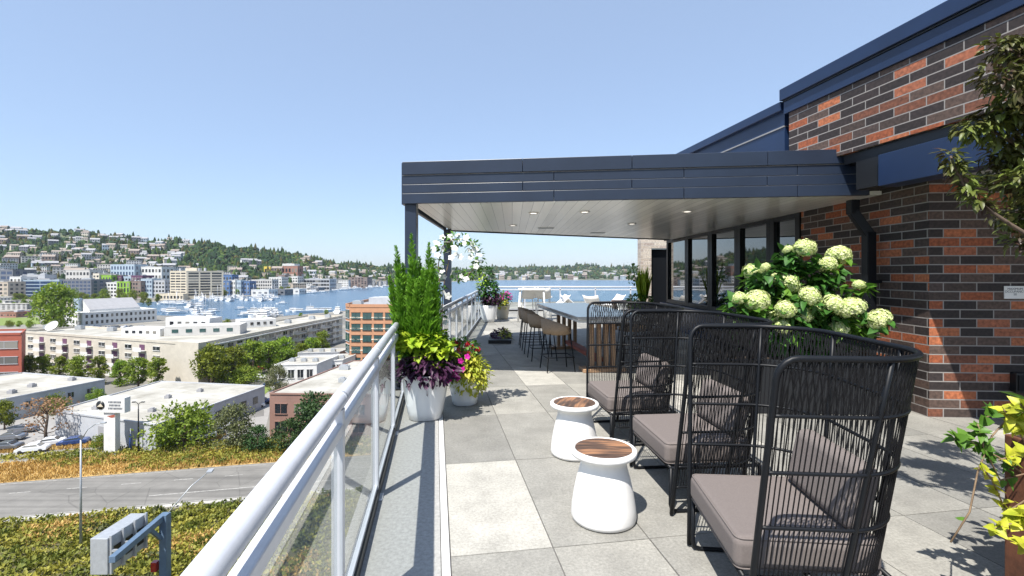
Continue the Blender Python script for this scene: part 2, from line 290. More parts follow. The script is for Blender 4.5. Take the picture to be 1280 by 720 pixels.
# window glass with blinds drawn here and there
def blinds(key):
    m = M[key]; N = m.node_tree.nodes; L = m.node_tree.links; b = N['Principled BSDF']; src = b.inputs['Base Color'].links[0].from_socket
    oi = N.new('ShaderNodeObjectInfo'); r = N.new('ShaderNodeValToRGB'); r.color_ramp.interpolation = 'CONSTANT'; E = r.color_ramp.elements
    E[0].position = 0; E[0].color = (0, 0, 0, 1); E[1].position = .62; E[1].color = (.25, .25, .25, 1); e = E.new(.8); e.color = (.6, .6, .6, 1); e = E.new(.93); e.color = (0.05, .05, .05, 1)
    L.new(oi.outputs['Random'], r.inputs[0]); mx = N.new('ShaderNodeMix'); mx.data_type = 'RGBA'; L.new(r.outputs[0], mx.inputs['Factor']); L.new(src, mx.inputs['A']); mx.inputs['B'].default_value = (.33, .31, .27, 1)
    L.new(mx.outputs['Result'], b.inputs['Base Color'])
blinds('winglass')

# ------------------------------------------------------------------ mesh builder
class MB:
    def __init__(s): s.v = []; s.f = []; s.mi = []; s.sm = []; s.cur = 0; s.smooth = False
    def add(s, vs, fs, smooth=None):
        o = len(s.v); s.v.extend([tuple(p) for p in vs])
        sm = s.smooth if smooth is None else smooth
        for f in fs: s.f.append(tuple(i + o for i in f)); s.mi.append(s.cur); s.sm.append(sm)
        return s
    def box(s, c, d, rz=0.0, M4=None):
        x, y, z = d[0] / 2, d[1] / 2, d[2] / 2
        P = [Vector(p) for p in [(-x, -y, -z), (x, -y, -z), (x, y, -z), (-x, y, -z), (-x, -y, z), (x, -y, z), (x, y, z), (-x, y, z)]]
        if M4 is not None: P = [M4 @ p for p in P]
        else:
            ca, sa = math.cos(rz), math.sin(rz); P = [Vector((c[0] + p.x * ca - p.y * sa, c[1] + p.x * sa + p.y * ca, c[2] + p.z)) for p in P]
        return s.add(P, [(0, 3, 2, 1), (4, 5, 6, 7), (0, 1, 5, 4), (1, 2, 6, 5), (2, 3, 7, 6), (3, 0, 4, 7)], False)
    def prism(s, poly, z0, z1, top=True, bottom=True):      # poly counter-clockwise
        a = sum(poly[i][0] * poly[(i + 1) % len(poly)][1] - poly[(i + 1) % len(poly)][0] * poly[i][1] for i in range(len(poly)))
        if a < 0: poly = poly[::-1]
        n = len(poly); V = [(p[0], p[1], z0) for p in poly] + [(p[0], p[1], z1) for p in poly]
        F = [(i, (i + 1) % n, n + (i + 1) % n, n + i) for i in range(n)]
        if top: F.append(tuple(range(n, 2 * n)))
        if bottom: F.append(tuple(range(n - 1, -1, -1)))
        return s.add(V, F, False)
    def bar(s, p, q, w, h):          # rectangular bar from p to q, w across (level), h up
        p, q = Vector(p), Vector(q); d = (q - p); ln = d.length; d.normalize()
        sd = d.cross(Vector((0, 0, 1)))
        if sd.length < 1e-4: sd = Vector((1, 0, 0))
        sd.normalize(); up = sd.cross(d)
        V = []
        for e in (p, q):
            for a, b in ((-1, -1), (1, -1), (1, 1), (-1, 1)): V.append(e + sd * a * w / 2 + up * b * h / 2)
        return s.add(V, [(0, 1, 2, 3), (7, 6, 5, 4), (0, 4, 5, 1), (1, 5, 6, 2), (2, 6, 7, 3), (3, 7, 4, 0)], False)
    def tube(s, pts, r, n=8, closed=False, cap=True):
        pts = [Vector(p) for p in pts]; k = len(pts); V = []; F = []
        rr = r if hasattr(r, '__len__') else [r] * k
        up = None
        for i, p in enumerate(pts):
            a = pts[(i - 1) % k] if (i > 0 or closed) else pts[i]; b = pts[(i + 1) % k] if (i < k - 1 or closed) else pts[i]
            t = (b - a)
            if t.length < 1e-9: t = Vector((0, 0, 1))
            t.normalize()
            if up is None:
                up = Vector((0, 0, 1)) if abs(t.z) < .9 else Vector((1, 0, 0))
            u = (up - t * up.dot(t))
            if u.length < 1e-6: u = t.orthogonal()
            u.normalize(); up = u; w = t.cross(u)
            for j in range(n):
                an = 2 * math.pi * j / n; V.append(p + (u * math.cos(an) + w * math.sin(an)) * rr[i])
        for i in range(k if closed else k - 1):
            for j in range(n):
                A = i * n + j; B = i * n + (j + 1) % n; C = ((i + 1) % k) * n + (j + 1) % n; D = ((i + 1) % k) * n + j
                F.append((A, B, C, D))
        if cap and not closed: F.append(tuple(range(n - 1, -1, -1))); F.append(tuple((k - 1) * n + j for j in range(n)))
        return s.add(V, F, n > 4)
    def lathe(s, prof, n=40, c=(0, 0, 0), smooth=True):
        V = []; F = []
        for r, z in prof:
            for j in range(n):
                a = 2 * math.pi * j / n; V.append((c[0] + r * math.cos(a), c[1] + r * math.sin(a), c[2] + z))
        for i in range(len(prof) - 1):
            for j in range(n): F.append((i * n + j, i * n + (j + 1) % n, (i + 1) * n + (j + 1) % n, (i + 1) * n + j))
        s.add(V, F, smooth)
        return s
    def disc(s, r, z, n=40, c=(0, 0), up=True):
        V = [(c[0] + r * math.cos(2 * math.pi * j / n), c[1] + r * math.sin(2 * math.pi * j / n), z) for j in range(n)]
        return s.add(V, [tuple(range(n)) if up else tuple(range(n - 1, -1, -1))], False)
    def bulk(s, V, F, smooth=False):
        o = len(s.v); s.v.extend(map(tuple, V.tolist())); F = (F + o).tolist()
        s.f.extend(map(tuple, F)); s.mi.extend([s.cur] * len(F)); s.sm.extend([smooth] * len(F)); return s
    def mesh(s, name, mats):
        me = bpy.data.meshes.new(name); me.from_pydata(s.v, [], s.f)
        for m_ in (mats if isinstance(mats, (list, tuple)) else [mats]): me.materials.append(m_)
        me.polygons.foreach_set('material_index', s.mi); me.polygons.foreach_set('use_smooth', s.sm)
        me.update(); return me
    def build(s, name, mats, parent=None, loc=None, rz=0.0, bevel=0, seg=2, uvwall=False):
        me = s.mesh(name, mats); o = bpy.data.objects.new(name, me); COL.objects.link(o)
        if uvwall:
            uv = me.uv_layers.new(name='UVMap')
            for p in me.polygons:
                nx, ny, nz = p.normal
                for li in p.loop_indices:
                    x, y, z = me.vertices[me.loops[li].vertex_index].co
                    if abs(nz) > .7: uv.data[li].uv = (x, y)
                    else:
                        ln = math.hypot(nx, ny); uv.data[li].uv = ((-ny * x + nx * y) / ln * (1 if True else 1) + 50.0, z + 50.0)
        if parent: o.parent = parent
        if loc is not None: o.location = loc
        o.rotation_euler.z = rz
        if bevel:
            b = o.modifiers.new('bevel', 'BEVEL'); b.width = bevel; b.segments = seg; b.limit_method = 'ANGLE'; b.angle_limit = R(35)
            if seg > 2:
                for p in me.polygons: p.use_smooth = True
                w = o.modifiers.new('wn', 'WEIGHTED_NORMAL')
        return o
def tag(o, label=None, cat=None, group=None, kind=None):
    if label: o['label'] = label
    if cat: o['category'] = cat
    if group: o['group'] = group
    if kind: o['kind'] = kind
    return o
def thing(name, label, cat, loc=(0, 0, 0), rz=0, group=None):
    o = bpy.data.objects.new(name, None); COL.objects.link(o); o.location = loc; o.rotation_euler.z = rz; o.empty_display_size = .2
    return tag(o, label, cat, group)
def dup(root, loc, rz=None, label=None, group=None, scale=None):
    def cp(o, par):
        c = o.copy(); COL.objects.link(c)
        if par: c.parent = par
        for ch in o.children: cp(ch, c)
        return c
    r = cp(root, None); r.location = loc
    if rz is not None: r.rotation_euler.z = rz
    if label: r['label'] = label
    if group: r['group'] = group
    if scale: r.scale = scale
    return r

def unit(a): return a / np.maximum(np.linalg.norm(a, axis=1, keepdims=True), 1e-9)
def leaves(mb, P, D, Nn, L, Wd, droop=0.15, fold=0.18, simple=False, heart=False):
    P = np.asarray(P, float); D = unit(np.asarray(D, float)); Nn = np.asarray(Nn, float)
    S = unit(np.cross(D, Nn)); U = unit(np.cross(S, D)); n = len(P)
    L = np.broadcast_to(np.asarray(L, float), (n,))[:, None]; Wd = np.broadcast_to(np.asarray(Wd, float), (n,))[:, None]
    if simple:
        V = np.stack([P, P + D * L * .5 + S * Wd / 2, P + D * L - U * L * droop, P + D * L * .5 - S * Wd / 2], 1).reshape(-1, 3)
        F = np.arange(n)[:, None] * 4 + np.array([[0, 1, 2, 3]])
        return mb.bulk(V, F)
    a, b = (.18, .55) if heart else (.33, .72); wa, wb = (1.0, .78) if heart else (.95, .75)
    V = np.stack([P, P + D * L * a + S * Wd / 2 * wa + U * Wd * fold, P + D * L * a, P + D * L * a - S * Wd / 2 * wa + U * Wd * fold,
                  P + D * L * b + S * Wd / 2 * wb + U * (Wd * fold - L * droop * .5), P + D * L * b - U * L * droop * .5, P + D * L * b - S * Wd / 2 * wb + U * (Wd * fold - L * droop * .5),
                  P + D * L - U * L * droop], 1).reshape(-1, 3)
    base = np.arange(n)[:, None] * 8
    T = np.array([[0, 1, 2], [0, 2, 3], [4, 7, 5], [5, 7, 6]]); Q = np.array([[1, 4, 5, 2], [2, 5, 6, 3]])
    o = len(mb.v); mb.v.extend(map(tuple, V.tolist()))
    for arr in (T, Q):
        F = (base[:, None, :] + arr[None]).reshape(-1, arr.shape[1]) + o
        mb.f.extend(map(tuple, F.tolist())); mb.mi.extend([mb.cur] * len(F)); mb.sm.extend([True] * len(F))
    return mb
def rnd_dir(n, up=0.0):
    v = RNG.normal(size=(n, 3)); v[:, 2] += up; return unit(v)
# ================================================================== far setting
mb = MB(); mb.add([(-4450, -290, GZ), (4450, -290, GZ), (4450, 4450, GZ), (-4450, 4450, GZ)], [(0, 1, 2, 3)])
tag(mb.build('ground', M['cityground']), kind='structure')
# lake sheet
shore = [(168, 379), (200, 376.5), (255, 375.5), (300, 371), (370, 367.5), (430, 361.5), (480, 357.8), (545, 353.2), (600, 350.6), (640, 350), (800, 350.4), (1000, 350.2), (1500, 351)]
near = [(1500, 372), (900, 375), (600, 378), (500, 382), (425, 389), (340, 396), (262, 401), (230, 395), (190, 394), (170, 387)]
lake_pts = [gp(x, y, GZ + .05) for x, y in shore] + [gp(x, y, GZ + .05) for x, y in near]
mb = MB(); mb.add(lake_pts, [tuple(range(len(lake_pts) - 1, -1, -1))])
tag(mb.build('lake', M['water']), kind='structure')
inlet = [gp(x, y, GZ + .05) for x, y in [(14, 394.5), (52, 393.5), (56, 389), (30, 388), (12, 390.5)]]
mb = MB(); mb.add(inlet, [tuple(range(len(inlet)))]); tag(mb.build('lake_inlet', M['water']), kind='structure')

# hills round the lake
SX = [-500, 0, 120, 200, 240, 300, 370, 430, 480, 545, 600, 640, 800, 1000, 1700]
SZ = [620, 620, 650, 660, 690, 672, 760, 980, 1210, 1700, 2250, 2370, 2330, 2300, 2200]
CX = [-500, -100, 0, 60, 120, 180, 230, 300, 350, 400, 450, 490, 540, 600, 640, 700, 760, 800, 900, 1700]
CY = [276, 280, 286, 290, 294, 300, 304, 312, 319, 326, 333, 337, 339, 336.5, 334.5, 335, 334.5, 336, 337, 335]
def hill_pt(px, t):
    zs = float(np.interp(px, SX, SZ)); dep = 620 if px < 480 else 620 + min(1, (px - 480) / 100) * 300
    Y = zs + dep * t
    cy = float(np.interp(px, CX, CY)) + 1.2 * math.sin(px * .11) + .9 * math.sin(px * .031 + 1)
    hc = (HY - cy) / FPX * (zs + dep) + 1.6
    if t <= 1: s = 0.02 * t + .98 * max(0, (t - .12) / .88) ** 1.15
    else: s = 1 - (t - 1) * .9
    z = GZ - .3 + (hc - GZ) * s
    z += (4 * math.sin(px * .05 + t * 9) + 3 * math.sin(px * .13 - t * 14)) * max(0, min(1, (t - .12) * 3)) * min(1, max(0, (1.2 - t) * 3))
    return Vector(((px - 640) / FPX * Y, Y, z))
pxs = np.linspace(-300, 1330, 160); tsn = [0, .05, .12, .2, .3, .4, .5, .6, .7, .8, .9, 1.0, 1.15, 1.4]
V = [hill_pt(p, t) for t in tsn for p in pxs]; n_ = len(pxs); F = []
for i in range(len(tsn) - 1):
    for j in range(n_ - 1): F.append((i * n_ + j, i * n_ + j + 1, (i + 1) * n_ + j + 1, (i + 1) * n_ + j))
mb = MB(); mb.add(V, F, True); tag(mb.build('hills', M['hillsoil']), kind='structure')

# the woods over the hills: one mass of crowns
def ico():
    import bmesh
    bm = bmesh.new(); bmesh.ops.create_icosphere(bm, subdivisions=1, radius=1); bm.verts.ensure_lookup_table()
    v = np.array([x.co[:] for x in bm.verts]); f = np.array([[w.index for w in x.verts] for x in bm.faces]); bm.free(); return v, f
IV, IF = ico()
VV = []; FF = []; HH = []; off = 0
def wood(n, pxr, t_pow, rr, hues):
    global off
    for i in range(n):
        px = random.uniform(*pxr); t = random.uniform(.10, 1.06) ** t_pow
        big = min(1.7, .75 + float(np.interp(px, SX, SZ)) / 2400)
        p = hill_pt(px, t); r = random.uniform(*rr) * big
        con = random.random() < .3
        sc = np.array([r * random.uniform(.55, .8), r * random.uniform(.55, .8), r * random.uniform(1.3, 2.0)]) if con else np.array([r * random.uniform(.9, 1.3), r * random.uniform(.9, 1.3), r * random.uniform(.75, 1.1)])
        v = IV * (1 + RNG.uniform(-.3, .3, (len(IV), 1)))
        if con: v = v * np.array([1, 1, 1]) * np.stack([1 - .5 * IV[:, 2], 1 - .5 * IV[:, 2], np.ones(len(IV))], 1)
        v = v * sc + np.array([p.x, p.y, p.z + sc[2] * .8])
        h = np.array(random.choice(hues)) * random.uniform(.75, 1.25)
        VV.append(v); FF.append(IF + off); off += len(v); HH.append(np.repeat(h[None], len(v), 0))
HUES = [(0.026, 0.052, 0.018), (0.04, 0.072, 0.02), (0.022, 0.045, 0.02), (0.06, 0.088, 0.022), (0.032, 0.06, 0.024), (0.02, 0.038, 0.02), (0.075, 0.07, 0.025)]
wood(900, (-300, -60), .85, (3, 6.5), HUES); wood(2900, (-60, 250), .85, (2.8, 6.2), HUES); wood(2500, (225, 500), .75, (3.5, 6.5), HUES); wood(500, (490, 600), .8, (3.5, 6), HUES); wood(2400, (590, 900), .8, (3.2, 6), HUES)
VV = np.concatenate(VV); FF = np.concatenate(FF); HH = np.concatenate(HH)
me = bpy.data.meshes.new('hillside_woods'); me.from_pydata(VV.tolist(), [], FF.tolist()); me.materials.append(M['hilltree'])
a = me.color_attributes.new('hue', 'FLOAT_COLOR', 'POINT'); a.data.foreach_set('color', np.concatenate([HH, np.ones((len(HH), 1))], 1).ravel().astype(np.float32))
me.polygons.foreach_set('use_smooth', [False] * len(me.polygons))
o = bpy.data.objects.new('hillside_woods', me); COL.objects.link(o)
tag(o, 'dark green woods spread over the hills round the lake', 'woods', kind='stuff')

# houses on the hills
HM = ['whitewall', 'cream', 'beigehouse', 'greywall', 'dkhouse', 'stuccogrey', 'brownwall', 'skywall']
def house_mesh(wall, roof, w, d, h, gable, ncol, nrow):
    b = MB(); b.cur = 0
    b.prism([(-w / 2, -d / 2), (w / 2, -d / 2), (w / 2, d / 2), (-w / 2, d / 2)], -4, h)
    b.cur = 1
    if gable:
        g = w * .2; e = .4
        b.add([(-w / 2 - e, -d / 2 - e, h), (w / 2 + e, -d / 2 - e, h), (w / 2 + e, d / 2 + e, h), (-w / 2 - e, d / 2 + e, h), (-w / 2 - e, 0, h + g), (w / 2 + e, 0, h + g)],
              [(0, 1, 5, 4), (2, 3, 4, 5), (3, 0, 4), (1, 2, 5), (3, 2, 1, 0)], False)
    else: b.prism([(-w / 2 - .3, -d / 2 - .3), (w / 2 + .3, -d / 2 - .3), (w / 2 + .3, d / 2 + .3), (-w / 2 - .3, d / 2 + .3)], h, h + .6)
    b.cur = 2
    for r_ in range(nrow):
        for c_ in range(ncol):
            cx = -w / 2 + w * (c_ + .5) / ncol; cz = h * (r_ + .55) / nrow
            b.box((cx, -d / 2 - .05, cz), (w / ncol * .5, .1, h / nrow * .5)); 
            if c_ < 2: b.box((w / 2 + .05, -d / 2 + d * (c_ + .5) / 2, cz), (.1, d * .22, h / nrow * .45))
    return b.mesh('house', [M[wall], M[roof], M['winglass']])
HV = []
for i, (wl_, rf) in enumerate([('whitewall', 'roofgrey'), ('cream', 'roofbrown'), ('greywall', 'roofgrey'), ('beigehouse', 'roofbrown'), ('dkhouse', 'roofgrey'), ('whitewall', 'roofbrown'), ('skywall', 'roofgrey'), ('brownwall', 'roofbrown')]):
    HV.append((house_mesh(wl_, rf, random.uniform(11, 15), random.uniform(8, 11), random.uniform(7.5, 11), True, 4, 2), ['white house with a grey gabled roof', 'cream house with a brown gabled roof', 'grey house with a grey gabled roof', 'beige house with a brown gabled roof', 'dark house with a grey gabled roof', 'white house with a brown gabled roof', 'pale blue house with a grey gabled roof', 'brown house with a brown gabled roof'][i], 'gabled'))
FV = []
for i, (wl_, rf) in enumerate([('whitewall', 'roofwhite'), ('cream', 'roofgrey'), ('stuccogrey', 'roofwhite'), ('greywall', 'roofgrey'), ('beigehouse', 'roofwhite')]):
    FV.append((house_mesh(wl_, rf, random.uniform(18, 26), random.uniform(11, 14), random.uniform(10, 15), False, 6, 4), ['white flat-roofed apartment block', 'cream flat-roofed apartment block', 'light grey flat-roofed apartment block', 'grey flat-roofed apartment block', 'beige flat-roofed apartment block'][i], 'flat'))
def hill_house(px, t, pick, where, grp, sc=1.0):
    me, lab, k = pick; p = hill_pt(px, t)
    o = bpy.data.objects.new('hill_house' if k == 'gabled' else 'apartment_block', me); COL.objects.link(o)
    o.location = p; o.rotation_euler.z = math.atan2(-p.x, p.y) * .8 + random.uniform(-.5, .5); s = sc * random.uniform(.85, 1.2); o.scale = (s, s, s * random.uniform(.9, 1.15))
    tag(o, lab + ' ' + where, 'house' if k == 'gabled' else 'apartment building', grp + ', ' + lab)
for i in range(150):
    px = random.uniform(-5, 250); t = random.uniform(.22, .98)
    hill_house(px, t, random.choice(HV), 'among trees on the long left hillside', 'houses on the left hill', 1.1)
for i in range(40):
    px = random.uniform(-5, 235); t = random.uniform(.14, .5)
    hill_house(px, t, random.choice(FV), 'among trees on the long left hillside', 'blocks on the left hill')
for i in range(88):
    px = random.choice([random.uniform(250, 490), random.uniform(375, 495)]); t = random.uniform(.1, .8) if px > 375 else random.uniform(.14, .6)
    hill_house(px, t, random.choice(HV), 'on the wooded slope behind the lake', 'houses behind the lake', 1.1)
for i in range(60):
    px = random.uniform(262, 485); t = random.uniform(.04, .46)
    hill_house(px, t, random.choice(FV), 'near the far shore of the lake', 'blocks behind the lake', .95)
for i in range(60):
    px = random.uniform(600, 810); t = random.uniform(.02, .7) ** 1.3
    hill_house(px, t, random.choice(HV), 'on the low far shore across the lake', 'houses on the far shore', 1.7)

# ------------------------------------------------------------------ buildings with storeys
WIN_CACHE = {}
def win_mesh(key, w, h, m, fr=None):
    k = (key, round(w, 2), round(h, 2), m, fr)
    if k not in WIN_CACHE:
        b = MB(); b.box((0, 0, 0), (w, .16, h))
        if fr:
            b.cur = 1; t = .12
            b.box((0, 0, h / 2 + t / 2), (w + 2 * t, .3, t)); b.box((0, 0, -h / 2 - t / 2), (w + 2 * t, .4, t))
            b.box((0, 0, 0), (t * .7, .24, h - .01))
        WIN_CACHE[k] = b.mesh('window', [M[m]] + ([M[fr]] if fr else []))
    return WIN_CACHE[k]
def add_windows(root, A, B, z0, z1, rows, cols, fw=.6, fh=.5, m='winglass', fr=None, margin=.0, skip=None, name='window', budget=None):
    A = Vector((A[0], A[1], 0)); B = Vector((B[0], B[1], 0)); d = B - A; ln = d.length; d.normalize(); nrm = Vector((d.y, -d.x, 0))
    cw = ln * (1 - 2 * margin) / cols; rh = (z1 - z0) / rows
    me = win_mesh(name, cw * fw, rh * fh, m, fr)
    for r_ in range(rows):
        for c_ in range(cols):
            if skip and skip(r_, c_): continue
            o = bpy.data.objects.new(name, me); COL.objects.link(o); o.parent = root
            p = A + d * (ln * margin + cw * (c_ + .5)) + nrm * .02
            o.location = (p.x, p.y, z0 + rh * (r_ + .5)); o.rotation_euler.z = math.atan2(d.y, d.x)
def building(name, label, poly, z0, z1, wall, roof, group=None, parapet=.5, cat='building'):
    root = thing(name, label, cat, (0, 0, 0), 0, group)
    MB().prism(poly, z0, z1).build('wall', M[wall], root, uvwall=True)
    a = sum(poly[i][0] * poly[(i + 1) % len(poly)][1] - poly[(i + 1) % len(poly)][0] * poly[i][1] for i in range(len(poly)))
    if a < 0: poly = poly[::-1]
    MB().prism(poly, z1 + .004, z1 + .06).build('roof', M[roof], root)
    if parapet:
        b = MB(); n = len(poly)
        for i in range(n):
            p = Vector(poly[i]); q = Vector(poly[(i + 1) % n]); d = (q - p); d.normalize()
            b.bar((p.x + d.x * .15, p.y + d.y * .15, z1 + parapet / 2 + .002), (q.x - d.x * .15, q.y - d.y * .15, z1 + parapet / 2 + .002), .3, parapet)
        b.build('parapet', M[wall], root)
    return root
def roof_box(root, c, d, m='galv', name='roof_unit'):
    b = MB(); b.box((0, 0, 0), d); b.box((0, 0, d[2] / 2 + .1), (d[0] * .6, d[1] * .6, .2)); b.build(name, M[m], root, c)
def XY(v): return (v.x, v.y)

# long balconied apartment building, an L round a corner
zr = -18.6
L0 = gp(28, 416, zr); C0 = gp(248, 432, zr); E0 = gp(428, 396, zr)
ld = (L0 - C0).normalized(); ed = (E0 - C0).normalized()
dl = Vector((-ld.y, ld.x, 0)); dl = dl if dl.y > 0 else -dl
de = Vector((-ed.y, ed.x, 0)); de = de if de.x < 0 else -de
E1 = E0 + de * 17; L1 = L0 + dl * 17
In = C0 + ld * 17 + ed * 17
apt = building('apartment_building', 'long cream apartment building bent round a corner with rows of balconies', [XY(p) for p in (L0, C0, E0, E1, In, L1)], GZ, zr, 'stucco', 'roofwhite', parapet=.7)
add_windows(apt, L0, C0, GZ + .4, zr - .4, 4, 13, .46, .42, 'winglass', 'whitewall', .02, skip=lambda r_, c_: c_ >= 12 or c_ % 2 == 1)
add_windows(apt, L0, C0, GZ + .4, zr - .4, 4, 13, .36, .62, 'plum', None, .02, skip=lambda r_, c_: c_ >= 11 or c_ % 2 == 0, name='balcony_door')
add_windows(apt, C0, E0, GZ + .4, zr - .4, 4, 20, .56, .5, 'winglass', 'whitewall', .03)
for r_ in range(1, 5):
    zz = GZ + .4 + (zr - .8 - GZ) / 4 * r_ - .15
    b = MB(); q0 = C0 + ed * 3; q1 = E0 - ed * 1
    b.bar((q0.x + .35 * 1, q0.y, zz), (q1.x + .35 * 1, q1.y, zz), .7, .28); b.build('floor_band', M['whitewall'], apt)
dC = (C0 - L0).normalized(); nL = Vector((dC.y, -dC.x, 0)); nE = Vector((ed.y, -ed.x, 0)); nE = nE if nE.x > 0 else -nE
lnL = (C0 - L0).length; lnE = (E0 - C0).length
for r_ in range(4):
    zz = GZ + .4 + (zr - .8 - GZ) / 4 * r_ + .35
    for c_ in (1, 3, 5, 7, 9):
        p = L0 + dC * (lnL * .02 + lnL * .96 * (c_ + .5) / 13) + nL * .8
        b = MB(); b.box((0, 0, 0), (3.6, 1.5, .2)); b.box((0, -.7, .6), (3.6, .08, 1.0)); b.build('balcony', M['whitewall'], apt, (p.x, p.y, zz), math.atan2(dC.y, dC.x))
    for c_ in range(16):
        if c_ % 2: continue
        p = C0 + ed * (lnE * .03 + lnE * .94 * (c_ + .5) / 16) + nE * .75
        b = MB(); b.box((0, 0, 0), (3.4, 1.4, .2)); b.box((0, -.66, .6), (3.4, .08, 1.0)); b.build('balcony', M['stuccogrey'], apt, (p.x, p.y, zz), math.atan2(ed.y, ed.x))
# corner stair block of it and penthouses on the roof
pc = C0 + (L0 - C0).normalized() * 5
b = MB(); b.prism([XY(C0 + nL * .9 + nE * .9), XY(C0 + nL * .9 - dC * 8 + nE * 0), XY(C0 - dC * 8 - nL * 2), XY(C0 - nL * 2 + nE * .9)], GZ, zr + .9); b.build('stair_block', M['stucco'], apt)
pen = gp(232, 424, zr)
for (x0, x1, y_, dep, hh, m_, nm) in [(205, 300, 421, 9, 3.2, 'stuccogrey', 'penthouse'), (207, 262, 414, 6, 4.8, 'whitewall', 'penthouse'), (152, 200, 420, 6, 2.6, 'whitewall', 'penthouse'), (300, 345, 411, 8, 3.0, 'whitewall', 'penthouse')]:
    a_ = gp(x0, y_, zr); b_ = gp(x1, y_ + (1 if x1 < 280 else -3), zr); dd = (b_ - a_).normalized(); nn = Vector((-dd.y, dd.x, 0))
    MB().prism([XY(a_), XY(b_), XY(b_ + nn * dep), XY(a_ + nn * dep)], zr + .08, zr + hh).build(nm, M[m_], apt)
    add_windows(apt, a_, b_, zr + .6, zr + hh - .4, 1, 5, .45, .5, 'winteal' if x0 == 205 else 'winglass', None, .05)
for px, py in [(60, 411), (100, 412), (140, 414), (170, 416), (330, 408), (360, 404), (390, 399), (410, 397)]:
    p = gp(px, py, zr); roof_box(apt, (p.x, p.y, zr + .7), (2.2, 1.8, 1.2))
dish = gp(68, 414, zr)
b = MB(); b.lathe([(0.0, .45), (.9, .6), (1.6, .95), (2.0, 1.4)], 24); b.tube([(0, 0, -1.2), (0, 0, .5)], .12); b.build('satellite_dish', M['whitewall'], apt, (dish.x, dish.y, zr + 1.2)).rotation_euler.x = R(50)

# red brick block at the left edge
zb = -15.5; A = gp(-60, 420, zb); B = gp(27, 418.5, zb); D = B + (B - A).normalized() * 0
rb = building('brick_block', 'red brick block with dark strip windows at the left edge', [XY(A), XY(B), (B.x * 1.07 + 1.2, B.y * 1.07), (A.x * 1.07, A.y * 1.07)], GZ, zb, 'redbrick', 'roofgrey', parapet=.6)
add_windows(rb, A, B, GZ + 1.0, zb - .6, 3, 2, .78, .45, 'winglass', 'greywall', .0)

# warehouse 1
zw = -25.3; A = gp(-20, 505, zw); B = gp(131, 475.5, zw); C = gp(28, 467, zw); D = gp(-130, 485, zw)
w1 = building('warehouse', 'low warehouse with grey side wall and pale flat roof', [XY(A), XY(B), XY(C), XY(D)], GZ, zw, 'greywall', 'roofwhite', parapet=.35)
add_windows(w1, A, B, GZ + 1.6, zw - .6, 1, 5, .28, .5, 'winglass', 'greywall', .06)
for px, py in [(40, 484), (90, 476), (15, 492)]: p = gp(px, py, zw); roof_box(w1, (p.x, p.y, zw + .4), (1.2, 1.2, .7), 'roofgrey')
# warehouse 2
A = gp(69, 514.5, zw); B = gp(195, 532, zw); C = gp(331, 483.5, zw); D = gp(200, 477.5, zw)
w2 = building('warehouse', 'wide warehouse with weathered white flat roof behind the pylon sign', [XY(A), XY(B), XY(C), XY(D)], GZ, zw, 'greywall', 'roofwhite', parapet=.3)
add_windows(w2, B, C, GZ + .8, zw - .8, 1, 7, .4, .5, 'winglass', None, .05)
add_windows(w2, A, B, GZ + .2, zw - 1.2, 1, 3, .3, .8, 'roofgrey', None, .05, name='loading_door')
for px, py in [(150, 505), (210, 498), (250, 490), (120, 512), (190, 515)]: p = gp(px, py, zw); roof_box(w2, (p.x, p.y, zw + .35), (1.0, 1.0, .6), 'roofgrey', 'roof_vent')
# brown brick office beside the railing
zo = -21.8; A = gp(337, 493, zo); B = Vector((-12, A.y - 1.5, zo)); C = Vector((-12, 132, zo)); D = gp(441, 452, zo)
bo = building('brick_office', 'two storey brown brick office with a pale flat roof seen past the railing', [XY(A), XY(B), XY(C), XY(D)], GZ, zo, 'brownbrick', 'roofwhite', parapet=.3)
add_windows(bo, A, B, GZ + .3, zo - 1.0, 2, 9, .6, .55, 'winglass', 'brownbrick', .01)
p = gp(428, 478, zo); roof_box(bo, (p.x, p.y, zo + .5), (1.4, 1.2, .9))
p = gp(400, 462, zo); roof_box(bo, (p.x + 6, p.y, zo + .5), (2.2, 1.6, 1.0))
# orange office with glass corner
zq = -9.6; Yq = 160
def qx(px): return (px - 640) / FPX * Yq
PQ = [(qx(427), Yq + 4), (qx(437), Yq), (qx(524), Yq - 1), (qx(524), Yq + 38), (qx(427) - 1, Yq + 36)]
oq = building('orange_office', 'orange clad office with bands of dark windows and a glass corner', PQ, GZ, zq, 'orange', 'roofgrey', parapet=1.0)
add_windows(oq, PQ[1], PQ[2], GZ + .6, zq - 1.6, 5, 1, .99, .10, 'cream', None, 0, name='floor_band')
add_windows(oq, PQ[1], PQ[2], GZ + .6, zq - 1.0, 5, 6, .78, .55, 'winteal', 'blackm', .01)
add_windows(oq, PQ[0], PQ[1], GZ + .6, zq - .4, 5, 1, .96, .72, 'winteal', 'greywall', 0)
add_windows(oq, PQ[4], PQ[0], GZ + .6, zq - 1.0, 5, 8, .75, .55, 'winteal', None, .02)
roof_box(oq, (qx(470), Yq + 16, zq + 1.4), (12, 8, 2.4), 'greywall'); roof_box(oq, (qx(438), Yq + 8, zq + .9), (3, 3, 1.6), 'galv')
